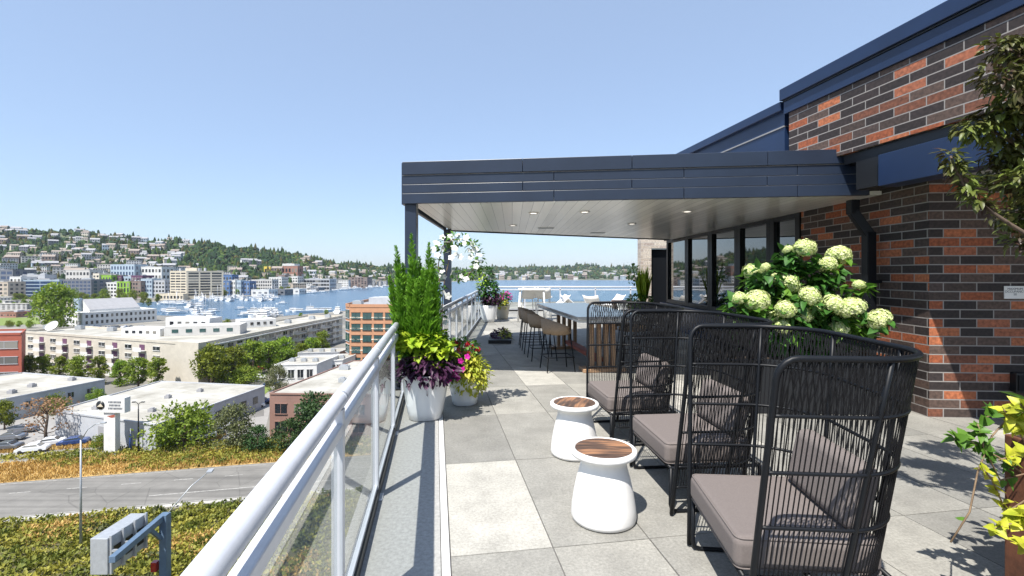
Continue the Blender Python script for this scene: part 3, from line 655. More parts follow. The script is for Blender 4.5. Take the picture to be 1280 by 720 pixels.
# low white shop and storage sheds between trees
for (x0, x1, yb, yt, dep, m_, lab) in [(343, 396, 480, 457, 14, 'whitewall', 'low white shop with dark paned windows near the brown brick office'),
                                        (398, 428, 470, 452, 12, 'whitewall', 'white flat-roofed shed beside the orange office'),
                                        (372, 424, 458, 442, 9, 'greywall', 'long grey shed under the apartment trees')]:
    A = gp(x0, yb); B = gp(x1, yb - 1.5); h_ = (yb - yt) / FPX * A.y
    s_ = building('low_shop', lab, [XY(A), XY(B), (B.x + 1, B.y + dep), (A.x + 1, A.y + dep)], GZ, GZ + h_, m_, 'roofwhite', parapet=.3)
    add_windows(s_, A, B, GZ + .8, GZ + h_ - .5, 1, 4, .6, .6, 'winglass', 'whitewall', .06)
    for k in range(3): roof_box(s_, (A.x + (B.x - A.x) * (.2 + .3 * k), A.y + dep * .45, GZ + h_ + .5), (1.5, 1.2, .8))
# long hall with a gabled roof near the shore
A = gp(82, 405.5); B = gp(103, 409); C = gp(196, 401.5); D = Vector((C.x + (A.x - B.x), C.y + (A.y - B.y), GZ)); zh = GZ + 8.4
hall = thing('drill_hall', 'big white hall with grey gabled roof and two rows of small windows by the shore', 'building')
MB().prism([XY(A), XY(B), XY(C), XY(D)], GZ, zh).build('wall', M['whitewall'], hall)
mA, mB = (A + B) / 2, (C + D) / 2; ax = (mB - mA).normalized()
i0 = mA + ax * 4; i1 = mB - ax * 9; e = (B - A) * .44
b = MB(); zt = zh + 7.5
b.add([(i0.x - e.x, i0.y - e.y, zh + 1.5), (i0.x + e.x, i0.y + e.y, zh + 1.5), (i1.x + e.x, i1.y + e.y, zh + 1.5), (i1.x - e.x, i1.y - e.y, zh + 1.5), (i0.x, i0.y, zt), (i1.x, i1.y, zt)], [(1, 2, 5, 4), (3, 0, 4, 5)], False); b.build('roof', M['roofgrey'], hall)
b = MB(); b.prism([XY(i0 - e), XY(i0 + e), XY(i1 + e), XY(i1 - e)], zh, zh + 1.49); b.add([(i0.x - e.x, i0.y - e.y, zh + 1.5), (i0.x + e.x, i0.y + e.y, zh + 1.5), (i0.x, i0.y, zt - .1)], [(0, 1, 2)]); b.add([(i1.x - e.x, i1.y - e.y, zh + 1.5), (i1.x + e.x, i1.y + e.y, zh + 1.5), (i1.x, i1.y, zt - .1)], [(0, 2, 1)]); b.build('gable', M['whitewall'], hall)
add_windows(hall, B, C, GZ + .6, zh - .4, 2, 15, .45, .5, 'winglass', None, .02); add_windows(hall, A, B, GZ + .6, zh - .4, 2, 5, .4, .55, 'winglass', None, .05)
roof_box(hall, ((i0.x) - 1, i0.y - 1.5, zh + 4), (3, 3, 8), 'skywall', 'stair_tower')
# tan tower
Yt = 585; tx = lambda px, Y=Yt: (px - 640) / FPX * Y
tp = [(tx(208), Yt + 6), (tx(233), Yt), (tx(255) + 8, Yt + 26), (tx(233) - 12, Yt + 40)]
zt = 1.6 + (342 - 339.5) / 600 * Yt
tt = building('tan_tower', 'square tan office tower with horizontal window bands by the water', tp, GZ, zt, 'tan', 'roofgrey', parapet=1)
add_windows(tt, tp[0], tp[1], GZ + 4, zt - .5, 9, 3, .86, .48, 'winglass', None, .03); add_windows(tt, tp[1], tp[2], GZ + 4, zt - .5, 9, 3, .86, .62, 'winglass', None, .03)
roof_box(tt, (tx(230), Yt + 18, zt + 2.5), (14, 10, 4), 'tan', 'penthouse')
for k in range(5): roof_box(tt, (tx(214 + 8 * k), Yt + 16, zt + 2), (2, 2, 4 + k % 3), 'greywall')
b_ = building('podium', 'low tan podium with dark arches under the tan tower', [(tx(200), Yt - 6), (tx(236), Yt - 10), (tx(236), Yt - 1), (tx(204), Yt + 4)], GZ, GZ + 7, 'tan', 'roofgrey', parapet=.5)
add_windows(b_, (tx(200), Yt - 6), (tx(236), Yt - 10), GZ + .5, GZ + 6, 1, 8, .6, .6)
# rows of offices and housing on the flat below the hill
def block(px0, px1, ytop, Y, dep, wall, roof, label, rows, cols, wm='winglass', fr=None, fw=.6, fh=.5, skew=0, name='office_building', z0=GZ):
    X0, X1 = (px0 - 640) / FPX * Y, (px1 - 640) / FPX * Y; z1 = 1.6 - (ytop - HY) / FPX * Y
    P = [(X0, Y + skew), (X1, Y), (X1 + dep * .15, Y + dep), (X0 + dep * .15, Y + dep + skew)]
    r_ = building(name, label, P, z0, z1, wall, roof, parapet=.8)
    add_windows(r_, P[0], P[1], z0 + 1, z1 - .6, rows, cols, fw, fh, wm, fr, .01)
    for k in range(2): roof_box(r_, (X0 + (X1 - X0) * random.uniform(.2, .8) + dep * .07, Y + dep * random.uniform(.25, .6), z1 + .9), ((X1 - X0) * random.uniform(.1, .3), dep * .25, random.uniform(1.2, 2.6)), random.choice(['galv', 'greywall', 'roofgrey']))
    if P[1][0] < 0: add_windows(r_, P[1], P[2], z0 + 1, z1 - .6, rows, 3, .5, fh, wm, None, .05)
    return r_
block(26, 74, 350.5, 600, 26, 'skywall', 'roofgrey', 'blue glass office with long window bands below the hill', 5, 2, 'winblue', None, .97, .75)
block(74, 114, 350, 604, 26, 'dkhouse', 'roofgrey', 'dark glass office adjoining the blue glass office', 5, 8, 'winblue', 'greywall', .7, .7)
block(12, 26, 346.5, 598, 24, 'whitewall', 'roofwhite', 'narrow white office end with square dark windows', 4, 3, 'winglass', None, .55, .5)
r__ = block(28, 56, 344, 616, 14, 'greywall', 'roofgrey', 'grey plant storey stepping up behind the blue glass office', 2, 4)
block(-30, 16, 337.5, 690, 30, 'dkhouse', 'roofgrey', 'dark glass office high at the left edge below the hill', 5, 6, 'winblue', None, .8, .6)
block(-20, 10, 353, 570, 18, 'beigehouse', 'roofbrown', 'beige brick block at the far left by the inlet', 4, 5)
block(116, 124, 342.5, 640, 20, 'cream', 'roofwhite', 'narrow cream housing tower left of the lime green panels', 6, 2)
block(124, 139, 344.5, 642, 20, 'limewall', 'roofwhite', 'upper housing block with bright lime green panels', 4, 4, 'winglass', 'whitewall', .4)
block(126, 146, 353.5, 622, 14, 'whitewall', 'roofwhite', 'white housing block in front of the lime green panels', 4, 5, 'winglass')
block(146, 162, 352.5, 620, 14, 'limewall', 'roofwhite', 'lower housing block striped lime green', 3, 4, 'winglass', None, .5, .8)
block(141, 152, 345, 650, 18, 'plum', 'roofgrey', 'small plum coloured housing block below the hill', 4, 3, 'winglass', 'whitewall')
block(164, 178, 345, 648, 18, 'plum', 'roofgrey', 'plum and white housing block left of the tan tower', 4, 4, 'winglass', 'whitewall')
block(152, 164, 346, 652, 18, 'skywall', 'roofwhite', 'pale blue housing block between two plum blocks', 4, 3)
block(162, 176, 352, 622, 14, 'brownwall', 'roofwhite', 'brown housing block beside the lower lime block', 4, 4)
block(176, 190, 349, 628, 14, 'skywall', 'roofwhite', 'pale blue block with white frames left of the tan tower', 4, 4, 'winblue', 'whitewall')
block(190, 206, 351, 630, 14, 'greywall', 'roofwhite', 'grey block tucked against the tan tower', 4, 4)
block(138, 168, 331, 760, 24, 'skywall', 'roofwhite', 'broad pale blue apartment block above the plum housing', 5, 8, 'winblue', None, .5, .6)
block(168, 202, 334, 770, 24, 'whitewall', 'roofwhite', 'white stepped apartment block on the slope above the tan tower', 4, 8)
block(82, 112, 338, 720, 20, 'stuccogrey', 'roofgrey', 'grey apartment row above the dark glass office', 4, 7)
for (x0, x1, yt, Y, m_, wm, lab) in [(256, 264, 345, 700, 'skywall', 'winblue', 'pale blue boatyard house beside the tan tower'), (264, 272, 344, 735, 'bluewall', 'winglass', 'upper dark blue shore house with white trim'),
        (262, 274, 350.5, 690, 'whitewall', 'winglass', 'white shore house below the dark blue house'), (274, 287, 351.5, 694, 'bluewall', 'winglass', 'wide royal blue shore house'), (278, 290, 344, 740, 'bluewall', 'winglass', 'royal blue house standing behind the white row'),
        (287, 294, 350.5, 698, 'whitewall', 'winglass', 'narrow white house between two royal blue houses'), (294, 301, 351, 700, 'skywall', 'winblue', 'sky blue shore house with tall windows'), (301, 312, 352, 705, 'bluewall', 'winglass', 'royal blue shore house at the right end of the row')]:
    block(x0, x1, yt, Y, 14, m_, 'roofwhite', lab, 3, 3, wm, 'whitewall', .5, .5, name='shore_house')
block(314, 340, 350, 740, 16, 'stuccogrey', 'roofwhite', 'pale grey apartment terrace behind the white dock sheds', 4, 9)
block(336, 352, 347, 800, 18, 'whitewall', 'roofwhite', 'stepped white apartment building behind the lake', 5, 5)
block(345, 356, 344, 860, 18, 'brownwall', 'roofgrey', 'dark brown slim apartment building behind the lake', 6, 3)
block(356, 372, 346, 870, 18, 'whitewall', 'roofwhite', 'white and tan apartment building in the lakeside cluster', 5, 5)
block(352, 372, 333, 1000, 20, 'roofred', 'roofred', 'terracotta block high above the lakeside cluster', 3, 5)
block(330, 338, 333.5, 990, 14, 'yellowwall', 'roofwhite', 'small yellow block high above the lakeside cluster', 3, 2)
block(353, 368, 330, 1060, 20, 'whitewall', 'roofwhite', 'white block at the top of the lakeside cluster', 4, 5)
block(376, 412, 349, 890, 24, 'greywall', 'roofgrey', 'long grey curved-front office across the lake', 3, 10, 'winglass', None, .9, .6)
block(435, 459, 347, 1060, 24, 'brownwall', 'roofbrown', 'dark brown apartment tower on the far lake shore', 6, 6, 'winglass', None, .6, .6)
for (x0, x1, yt, yb, Y, m_, lab) in [(314, 336, 362.5, 370, 676, 'whitewall', 'white dock shed with wide blank wall on the far shore'), (336, 356, 362.5, 369, 700, 'dkhouse', 'dark open boat shed on the far shore'), (356, 374, 361.5, 367, 740, 'whitewall', 'long white dock shed beside the dark boat shed'), (386, 398, 360, 365, 830, 'dkhouse', 'small dark boat shed near the brown tower'), (372, 388, 358, 363, 850, 'whitewall', 'white waterside warehouse between two dark sheds')]:
    block(x0, x1, yt, Y, 20, m_, 'roofwhite', lab, 1, 3, 'dkhouse' if m_ == 'whitewall' else 'winglass', None, .5, .4, name='dock_shed')
block(0, 20, 391.5, 345, 10, 'roofred', 'roofred', 'low red roofed boathouse by the inlet', 1, 5)

# ------------------------------------------------------------------ roads, lots, lawns
RD = Vector((0.977, 0.21, 0)); RN = Vector((-0.21, 0.977, 0)); RD.normalize(); RN = Vector((-RD.y, RD.x, 0))
def rp(s, n, z): p = RD * s + RN * n; return (p.x, p.y, z)
def strip(mb, s0, s1, n0, n1, z): mb.add([rp(s0, n0, z), rp(s1, n0, z), rp(s1, n1, z), rp(s0, n1, z)], [(0, 1, 2, 3)])
mb = MB(); strip(mb, -300, 200, 73.5, 86.7, GZ + .10); tag(mb.build('freeway_ramp', M['wornasphalt']), kind='structure')
mb = MB()
strip(mb, -36, 120, 77.2, 77.45, GZ + .11)
for k in range(-30, 20): strip(mb, k * 7.0, k * 7.0 + 2.6, 82.3, 82.48, GZ + .11)
strip(mb, -300, 200, 86.0, 86.15, GZ + .11); strip(mb, -300, 200, 74.2, 74.35, GZ + .11)
tag(mb.build('lane_markings', M['paint']), kind='structure')
mb = MB(); mb.add([rp(-300, 72.7, GZ), rp(200, 72.7, GZ), rp(200, 73.5, GZ), rp(-300, 73.5, GZ), rp(-300, 72.7, GZ + .3), rp(200, 72.7, GZ + .3), rp(200, 73.5, GZ + .3), rp(-300, 73.5, GZ + .3)], [(4, 5, 6, 7), (0, 1, 5, 4), (2, 3, 7, 6)])
tag(mb.build('road_kerb', M['kerb']), kind='structure')
def sheet(name, pts, m, z): 
    b = MB(); P = [gp(x, y) for x, y in pts]; b.prism([XY(p) for p in P], z - .002, z); return tag(b.build(name, M[m]), kind='structure')
sheet('parking_lot', [(-40, 575), (70, 552), (150, 520), (40, 505), (-40, 520)], 'lot', GZ + .02)
sheet('parking_lot', [(232, 560), (330, 545), (345, 480), (320, 490), (262, 512)], 'lot', GZ + .02)
sheet('street', [(60, 556), (330, 520), (330, 512), (60, 545)], 'asphalt', GZ + .03)
sheet('lawn', [(-20, 398), (48, 396.5), (50, 405), (-20, 408)], 'lawn', GZ + .06)
sheet('lawn', [(-20, 414), (26, 411), (20, 418), (-20, 420)], 'lawn', GZ + .06)
sheet('verge', [(300, 505), (334, 482), (340, 486), (312, 508)], 'lawn', GZ + .06)

# ground cover as stuff
def cover(name, label, region, n, mat_, r0, r1, nl, ls, wd, zoff=0.0, flat=.7):
    P = []
    while len(P) < n:
        s = random.uniform(*region[0]); q = random.uniform(*region[1])
        if len(region) > 2 and not region[2](s, q): continue
        P.append((s, q))
    mb = MB()
    for s, q in P:
        c = np.array(rp(s, q, GZ + zoff)); r = random.uniform(r0, r1)
        d = rnd_dir(nl, .35); d[:, 2] = np.abs(d[:, 2])
        p = c + d * r * np.array([1, 1, flat]) * RNG.uniform(.6, 1.05, (nl, 1))
        leaves(mb, p, unit(d + rnd_dir(nl) * .8), d + rnd_dir(nl) * .5, RNG.uniform(.7, 1.3, nl) * ls, RNG.uniform(.7, 1.3, nl) * wd, simple=True)
    return tag(mb.build(name, M[mat_]), label, 'ground cover', kind='stuff')
cover('shrub_cover', 'dense yellow-green shrub cover on the bank below the road', ((-75, 12), (44, 72.6)), 3300, 'cover', .5, 1.3, 26, .42, .30)
def clump(s, q): return math.sin(s * .23 + 1) + math.sin(s * .11 + q * .4) > -.1 or q > 97
cover('verge_bushes', 'olive green bushes along the top of the dry grass verge', ((-110, -8), (91.5, 99), clump), 650, 'cover', .5, 1.1, 26, .4, .28)
cover('verge_bushes', 'green bushes where the verge widens near the brick office', ((-44, 12), (87.6, 97)), 760, 'cover', .4, 1.1, 26, .4, .28)
def grass(name, label, region, n, mat_, hmin, hmax, w):
    s = RNG.uniform(*region[0], n); q = RNG.uniform(*region[1], n)
    P = np.array([rp(a, b, GZ) for a, b in zip(s, q)]); D = rnd_dir(n) * .5 + np.array([0, 0, 1.0])
    mb = MB(); leaves(mb, P, D, rnd_dir(n), RNG.uniform(hmin, hmax, n), RNG.uniform(.5, 1, n) * w, simple=True)
    return tag(mb.build(name, M[mat_]), label, 'grass', kind='stuff')
mb = MB(); strip(mb, -140, 30, 86.9, 96, GZ + .03); tag(mb.build('verge_soil', M['dry_soil'] if 'dry_soil' in M else plainmat('dry_soil', (0.40, 0.27, 0.10), .9, .35, .5)), kind='structure')
mb = MB(); strip(mb, -140, 30, 40, 72.7, GZ + .03); tag(mb.build('bank_soil', plainmat('bank_soil', (0.09, 0.085, 0.035), .9, .4, .5)), kind='structure')
cover('bank_weeds', 'darker green and dry clumps among the shrubs on the bank', ((-75, 12), (44, 72.4), lambda s, q: math.sin(s * .35 + q * .2) + math.sin(q * .5 - s * .13) > .7), 420, 'crown_olive', .5, 1.1, 26, .5, .3)
cover('dry_clumps', 'dry golden clumps among the shrubs on the bank', ((-75, 12), (44, 72.4), lambda s, q: math.sin(s * .27 - q * .3 + 2) + math.sin(q * .41 + s * .19) > 1.1), 260, 'dry', .5, 1.2, 26, .5, .22)
grass('dry_grass', 'golden dry grass along the road verge', ((-130, -20), (86.9, 95.5)), 15000, 'dry', .3, .9, .28)
grass('dry_grass', 'tufts of dry grass in front of the warehouses', ((-75, -35), (101, 104)), 3000, 'dry', .3, .7, .3)

# ------------------------------------------------------------------ trees
def tree_meshes(seed, h, r, mat_, nclump=26, nl=70, ls=.5, conic=False, trunk_h=.3):
    rs = np.random.default_rng(seed); c = MB(); t = MB()
    top = h; cb = h * trunk_h; cen = []
    for i in range(nclump):
        u = rs.uniform(0, 1); zz = cb + (top - cb) * (u ** .9) * .93; prof = math.sin(math.pi * min(.95, .18 + .78 * u)) ** .6 if not conic else (1 - u) * .9 + .12
        a = rs.uniform(0, 2 * math.pi); rad = r * prof * math.sqrt(rs.uniform(.05, 1)) * .85; cr = r * rs.uniform(.2, .4)
        cen.append(((rad * math.cos(a), rad * math.sin(a), zz), cr))
    for (p, cr) in cen:
        d = unit(rs.normal(size=(nl, 3)) + np.array([0, 0, .25])); q = np.array(p) + d * cr * np.array([1, 1, .75]) * rs.uniform(.5, 1.08, (nl, 1))
        leaves(c, q, unit(d + rs.normal(size=(nl, 3)) * .6), d + rs.normal(size=(nl, 3)) * .4, rs.uniform(.7, 1.3, nl) * ls, rs.uniform(.6, 1, nl) * ls * .75, simple=True)
    t.tube([(0, 0, -.3), (r * .03, 0, h * .25), (-r * .03, r * .03, h * .55), (0, 0, h * .85)], [h * .03, h * .024, h * .016, h * .006], 7)
    for (p, cr) in cen[:10]:
        t.tube([(0, 0, max(h * .2, p[2] - h * .25)), (p[0] * .5, p[1] * .5, p[2] - h * .1), p], [h * .012, h * .008, h * .004], 5)
    return c.mesh('crown', M[mat_]), t.mesh('trunk', M['bark'])
TV = {'big': [tree_meshes(21, 10, 4.4, 'crown', 60, 70, .6, trunk_h=.1)], 'green': [tree_meshes(s, 10, 3.6, 'crown', 36, 60, .62, trunk_h=.14) for s in (1, 2, 3)], 'tall': [tree_meshes(s, 10, 2.6, 'crown', 36, 55, .6, trunk_h=.1) for s in (4, 5)],
      'olive': [tree_meshes(7, 8, 4.6, 'crown_olive', 44, 85, .42, trunk_h=.12)], 'dark': [tree_meshes(8, 8, 4.2, 'crown_dark', 40, 70, .5, trunk_h=.1)],
      'rust': [tree_meshes(9, 8, 3.6, 'crown_rust', 22, 34, .38, trunk_h=.3)], 'shrub': [tree_meshes(10, 5, 4.2, 'crown', 34, 70, .45, trunk_h=.05)]}
def tree(kind, px, yb, hpx, label, group=None, i=0, wide=1.0, name='tree'):
    p = gp(px, yb); h = hpx / FPX * p.y; base = {'green': 10, 'big': 10, 'tall': 10, 'olive': 8, 'dark': 8, 'rust': 8, 'shrub': 5}[kind]
    root = thing(name, label, 'tree' if kind != 'shrub' else 'shrub', p, random.uniform(0, 6.28), group); s = h / base; root.scale = (s * wide, s * wide, s)
    c, t = TV[kind][i % len(TV[kind])]
    for nm, me in (('crown', c), ('trunk', t)): o = bpy.data.objects.new(nm, me); COL.objects.link(o); o.parent = root
tree('big', 68, 411.5, 55, 'very large broad green tree left of the white gabled hall', i=0, wide=.92)
ROW = [(36, 476, 32), (54, 477, 34), (74, 478, 33), (97, 479, 34), (123, 481, 36), (150, 483, 34), (173, 485, 38), (197, 486, 40)]
ORD = ['first', 'second', 'third', 'fourth', 'fifth', 'sixth', 'seventh', 'eighth', 'ninth', 'tenth', 'eleventh']
for k, (x, y, h) in enumerate(ROW): tree('tall' if k % 3 else 'green', x, y, h, 'street tree, %s from the left in the row before the balcony front' % ORD[k], 'street trees before the apartment front', k, 1.1)
ROW2 = [(265, 485, 54, 1.15), (292, 477, 44, 1.1), (316, 470, 44, 1.1), (336, 465, 38, 1.1), (354, 458, 36, 1.25), (377, 451, 22, 1.4), (390, 446, 24, 1.3), (403, 442, 28, 1.0)]
for k, (x, y, h, w) in enumerate(ROW2): tree('green', x, y, h, 'leafy tree, %s from the left along the receding apartment wing' % ORD[k], 'trees along the apartment wing', k, w)
tree('shrub', 306, 480, 20, 'low yellow-green bush under the wing trees', wide=1.4); tree('olive', 345, 490, 32, 'olive green tree at the corner of the low white shop', wide=.9)
tree('shrub', 230, 557, 48, 'wide bright green shrub in front of the weathered warehouse', wide=1.05); tree('olive', 295, 562, 54, 'large greyish olive tree beside the parking lot', wide=.95)
tree('dark', 322, 566, 32, 'dark bushy tree at the foot of the brown brick office', wide=1.0); tree('dark', 395, 560, 66, 'tall dark tree hiding the brick office front', wide=1.0)
tree('dark', 362, 566, 40, 'lower dark tree left of the one hiding the office front', wide=1.0)
tree('green', 6, 537, 36, 'round tree at the left edge by the grey warehouse wall', wide=.95); tree('shrub', 70, 518, 24, 'round bush touching the grey warehouse wall, nearer one', wide=.7); tree('shrub', 121, 505, 18, 'small round bush at the far end of the grey warehouse wall', wide=.7)
tree('rust', 58, 553, 56, 'sparse reddish tree with bare pale branches by the parked cars', wide=1.25); tree('shrub', 128, 562, 18, 'green bush below the pylon sign', wide=.9)
for k, (x, y, h, nm) in enumerate([(12, 409, 8, 'small round tree at the left of the lawn'), (24, 409, 8, 'small round tree in the middle of the lawn'), (37, 410, 9, 'small round tree at the right of the lawn'), (116, 372, 12, 'tree before the cream housing tower'), (130, 374, 12, 'tree before the lime striped housing'), (150, 374, 13, 'yellowish tree before the lime striped housing'), (166, 375, 12, 'dark round tree before the brown housing'), (178, 374, 9, 'small bright tree left of the tan podium'), (92, 376, 14, 'tree before the dark glass office'), (103, 378, 12, 'second tree before the dark glass office'), (48, 377, 8, 'low tree before the blue glass office'), (30, 376, 8, 'low tree left of the blue glass front'), (284, 408, 9, 'lone tree sticking up behind the apartment roof'), (376, 398, 7, 'small treetop behind the far apartment roof'), (330, 405, 9, 'tree by the near marina'), (408, 394, 7, 'small treetop beside the orange office')]):
    tree('green' if k % 2 else 'shrub', x, y, h, nm, i=k, wide=1.1 if k % 2 else .7)
for k in range(26):
    px = random.uniform(255, 470); p = gp(px, float(np.interp(px, [s[0] for s in shore], [s[1] for s in shore])) - 2.2); 
    root = thing('tree', 'small tree among the buildings of the far lake shore', 'tree', p, k, 'trees on the far lake shore'); s = random.uniform(.7, 1.1); root.scale = (s, s, s)
    c, t = TV['green'][k % 3]
    for nm, me in (('crown', c), ('trunk', t)): o = bpy.data.objects.new(nm, me); COL.objects.link(o); o.parent = root

for k in range(40):
    p = gp(random.uniform(-5, 205), random.uniform(374.5, 387)); root = thing('tree', 'small tree scattered on the flat land before the hill at the left', 'tree', p, k, 'trees on the flat before the left hill'); s = random.uniform(.55, 1.0); root.scale = (s, s, s)
    c, t = TV['green'][k % 3]
    for nm, me in (('crown', c), ('trunk', t)): o = bpy.data.objects.new(nm, me); COL.objects.link(o); o.parent = root
for k in range(16):
    p = gp(random.uniform(0, 165), random.uniform(376, 388)); me = FV[k % 5][0]; o = bpy.data.objects.new('low_shed', me); COL.objects.link(o); o.location = (p.x, p.y, GZ); o.scale = (.9, .9, .35); o.rotation_euler.z = random.choice([.3, 1.2]); tag(o, 'low flat-roofed shed on the waterfront strip before the hill', 'shed', 'sheds on the waterfront strip')
# ------------------------------------------------------------------ cars and boats
def car_proto(paint):
    root = thing('parked_car', 'car', 'car')
    prof = [(-2.2, .35), (-2.25, .75), (-1.9, .95), (-1.3, 1.02), (-.75, 1.45), (.75, 1.48), (1.35, 1.05), (2.05, .98), (2.25, .7), (2.2, .35)]
    def side(prof, w, b, inset=0):
        n = len(prof); b.add([(x, -w * (1 if z < 1.1 else .86), z) for x, z in prof] + [(x, w * (1 if z < 1.1 else .86), z) for x, z in prof], [tuple(range(n)), tuple(range(2 * n - 1, n - 1, -1))] + [(i, i + n, (i + 1) % n + n, (i + 1) % n) for i in range(n)])
    b = MB(); side(prof, .9, b); b.build('body', M[paint], root, bevel=.06)
    b = MB(); b.add([(-1.22, -.86, 1.07), (-.76, -.79, 1.41), (.72, -.79, 1.43), (1.2, -.86, 1.09)], [(0, 1, 2, 3)]); b.add([(-1.22, .86, 1.07), (-.76, .79, 1.41), (.72, .79, 1.43), (1.2, .86, 1.09)], [(3, 2, 1, 0)])
    b.add([(-1.29, -.74, 1.06), (-.80, -.68, 1.44), (-.80, .68, 1.44), (-1.29, .74, 1.06)], [(0, 1, 2, 3)]); b.add([(1.33, -.74, 1.10), (.80, -.68, 1.47), (.80, .68, 1.47), (1.33, .74, 1.10)], [(3, 2, 1, 0)])
    for v in range(len(b.v)):
        x, y, z = b.v[v]; b.v[v] = (x * 1.012, y * 1.03, z + .012)
    b.build('window', M['winglass'], root)
    for sx in (-1.4, 1.4):
        for sy in (-1, 1):
            w = MB(); w.tube([(0, -.1, 0), (0, .1, 0)], .33, 14); w.build('wheel', M['tyre'], root, (sx, sy * .82, .33))
    return root
def car_root_place(root, px, py, rz, label, z=GZ + .03):
    p = gp(px, py); root.location = (p.x, p.y, z); root.rotation_euler.z = rz; root['label'] = label; root['group'] = 'cars parked among the warehouses'
CP = {k: car_proto('car_' + k) for k in ('white', 'grey', 'blue', 'red')}
CARS = [('white', 41, 565, .35, 'silver white car parked under the sparse reddish tree'), ('grey', 8, 562, .2, 'dark grey car at the left edge of the lot'), ('white', 62, 557, .5, 'white car partly behind the reddish tree'), ('grey', 14, 550, .2, 'grey car in the second row at the left edge'), ('blue', 92, 556, .4, 'blue car beside the tall lamp'),
        ('white', 318, 510, .6, 'white car in the lot beside the brown brick office'), ('blue', 327, 505, .6, 'dark blue car next to the white car by the office'), ('grey', 262, 542, .5, 'grey car between the wide shrub and the olive tree'), ('white', 272, 537, .5, 'white car between the wide shrub and the olive tree'), ('grey', 286, 531, .5, 'dark car behind the olive tree'), ('white', 254, 549, .5, 'pale car nearest the verge by the wide shrub'),
        ('red', 322, 464, .9, 'red car under the trees by the wing'), ('white', 322, 474, .3, 'white van-like car under the wing trees'), ('grey', 385, 450, .3, 'grey car between the sheds'), ('grey', 30, 540, .2, 'grey car near the grey warehouse wall'), ('blue', 340, 482, .3, 'blue car behind the low white shop tree')]
seen = set()
for k, px, py, rz, lab in CARS:
    if k not in seen: seen.add(k); car_root_place(CP[k], px, py, rz, lab)
    else: car_root_place(dup(CP[k], (0, 0, 0)), px, py, rz, lab)
for k in range(24):
    px = random.uniform(100, 190); py = random.choice([411, 413]) + random.uniform(-.4, .4) - (px - 100) * .02
    c = dup(CP[random.choice(['white', 'grey', 'grey', 'blue'])], gp(px, py), random.choice([.2, 1.7]), 'small parked car in the lot behind the long apartment roof', 'cars in the shore lot'); c.location.z = GZ + .02
def boat_mesh(l, w, h, two, hullm='car_white'):
    b = MB(); secs = []; n = 8
    for i in range(n):
        t = i / (n - 1); ww = w / 2 * (1 - max(0, (t - .5) / .5) ** 2.2) + .05; x = -l / 2 + l * t; sh = .25 * t * t
        secs += [(x, -ww, h + sh), (x, -ww * .6, 0), (x, ww * .6, 0), (x, ww, h + sh)]
    F = [(0, 1, 2, 3)]
    for i in range(n - 1):
        for j in range(3): F.append((i * 4 + j, (i + 1) * 4 + j, (i + 1) * 4 + j + 1, i * 4 + j + 1))
        F.append((i * 4 + 3, (i + 1) * 4 + 3, (i + 1) * 4, i * 4))
    b.add(secs, F); b.cur = 0; b.box((-.05 * l, 0, h + .6), (l * .5, w * .7, 1.3)); b.cur = 1; b.box((-.05 * l, 0, h + .75), (l * .505, w * .705, .45)); b.cur = 0
    if two: b.box((-.12 * l, 0, h + 1.9), (l * .3, w * .6, 1.2)); b.cur = 1; b.box((-.12 * l, 0, h + 2.05), (l * .305, w * .605, .4)); b.cur = 0; b.tube([(-.1 * l, 0, h + 2.4), (-.1 * l, 0, h + 4.5)], .06, 5)
    return b.mesh('boat', [M[hullm], M['winglass']])
BMs = [boat_mesh(11, 3.6, 1.2, True), boat_mesh(14, 4.2, 1.5, True), boat_mesh(8, 2.8, 1.0, False)]
def sail_mesh():
    b = MB(); me = boat_mesh(10, 3, 1.0, False); b.v = [tuple(v.co) for v in me.vertices]; b.f = [tuple(p.vertices) for p in me.polygons]; b.mi = [p.material_index for p in me.polygons]; b.sm = [False] * len(b.f)
    b.cur = 2; b.tube([(1, 0, 1), (1, 0, 14)], .09, 5); b.tube([(1, 0, 2.2), (-4, 0, 2.3)], .07, 5); return b.mesh('sailboat', [M['car_white'], M['winglass'], M['alum']])
SM = sail_mesh()
def boat(px, py, lab, grp, sail=False, s=1, rz=None):
    o = bpy.data.objects.new('sailboat' if sail else 'motorboat', SM if sail else random.choice(BMs)); COL.objects.link(o); o.location = gp(px, py, GZ + .02); o.rotation_euler.z = random.choice([.3, 1.8, 3.4]) + random.uniform(-.1, .1) if rz is None else rz; o.scale = (s, s, s)
    tag(o, lab, 'boat', grp)
for k in range(27): boat(random.uniform(306, 345) if k < 20 else random.uniform(345, 425), 0 + (random.uniform(391, 398) if k < 20 else random.uniform(388, 391.5)), 'white motorboat moored in the near marina behind the apartment roof', 'boats in the near marina', False, 1.3)
for k in range(10): boat(random.uniform(240, 265), random.uniform(389, 399), 'white sailboat with bare mast moored left of the open water', 'sailboats by the near shore', True, 1.2)
for k in range(44): boat(random.uniform(250, 345), random.uniform(371.8, 377) - 0, 'white motorboat moored along the far lake shore', 'boats along the far shore', k % 5 == 0, 1.3)
for k in range(16): boat(random.uniform(195, 250), random.uniform(380, 392), 'white boat moored before the tan tower', 'boats before the tan tower', k % 4 == 0, 1.2)
for k in range(24): x_ = random.uniform(375, 480); boat(x_, float(np.interp(x_, [370, 430, 480], [368, 362, 358.4])) + random.uniform(0, .8), 'tiny pale boat along the far right lake shore', 'boats along the far right shore', False, 1.6)
boat(302, 386.5, 'lone white sailboat out on the open lake', None, True, 1.0)
boat(352, 380, 'lone small motorboat crossing the lake', None, False, .8)

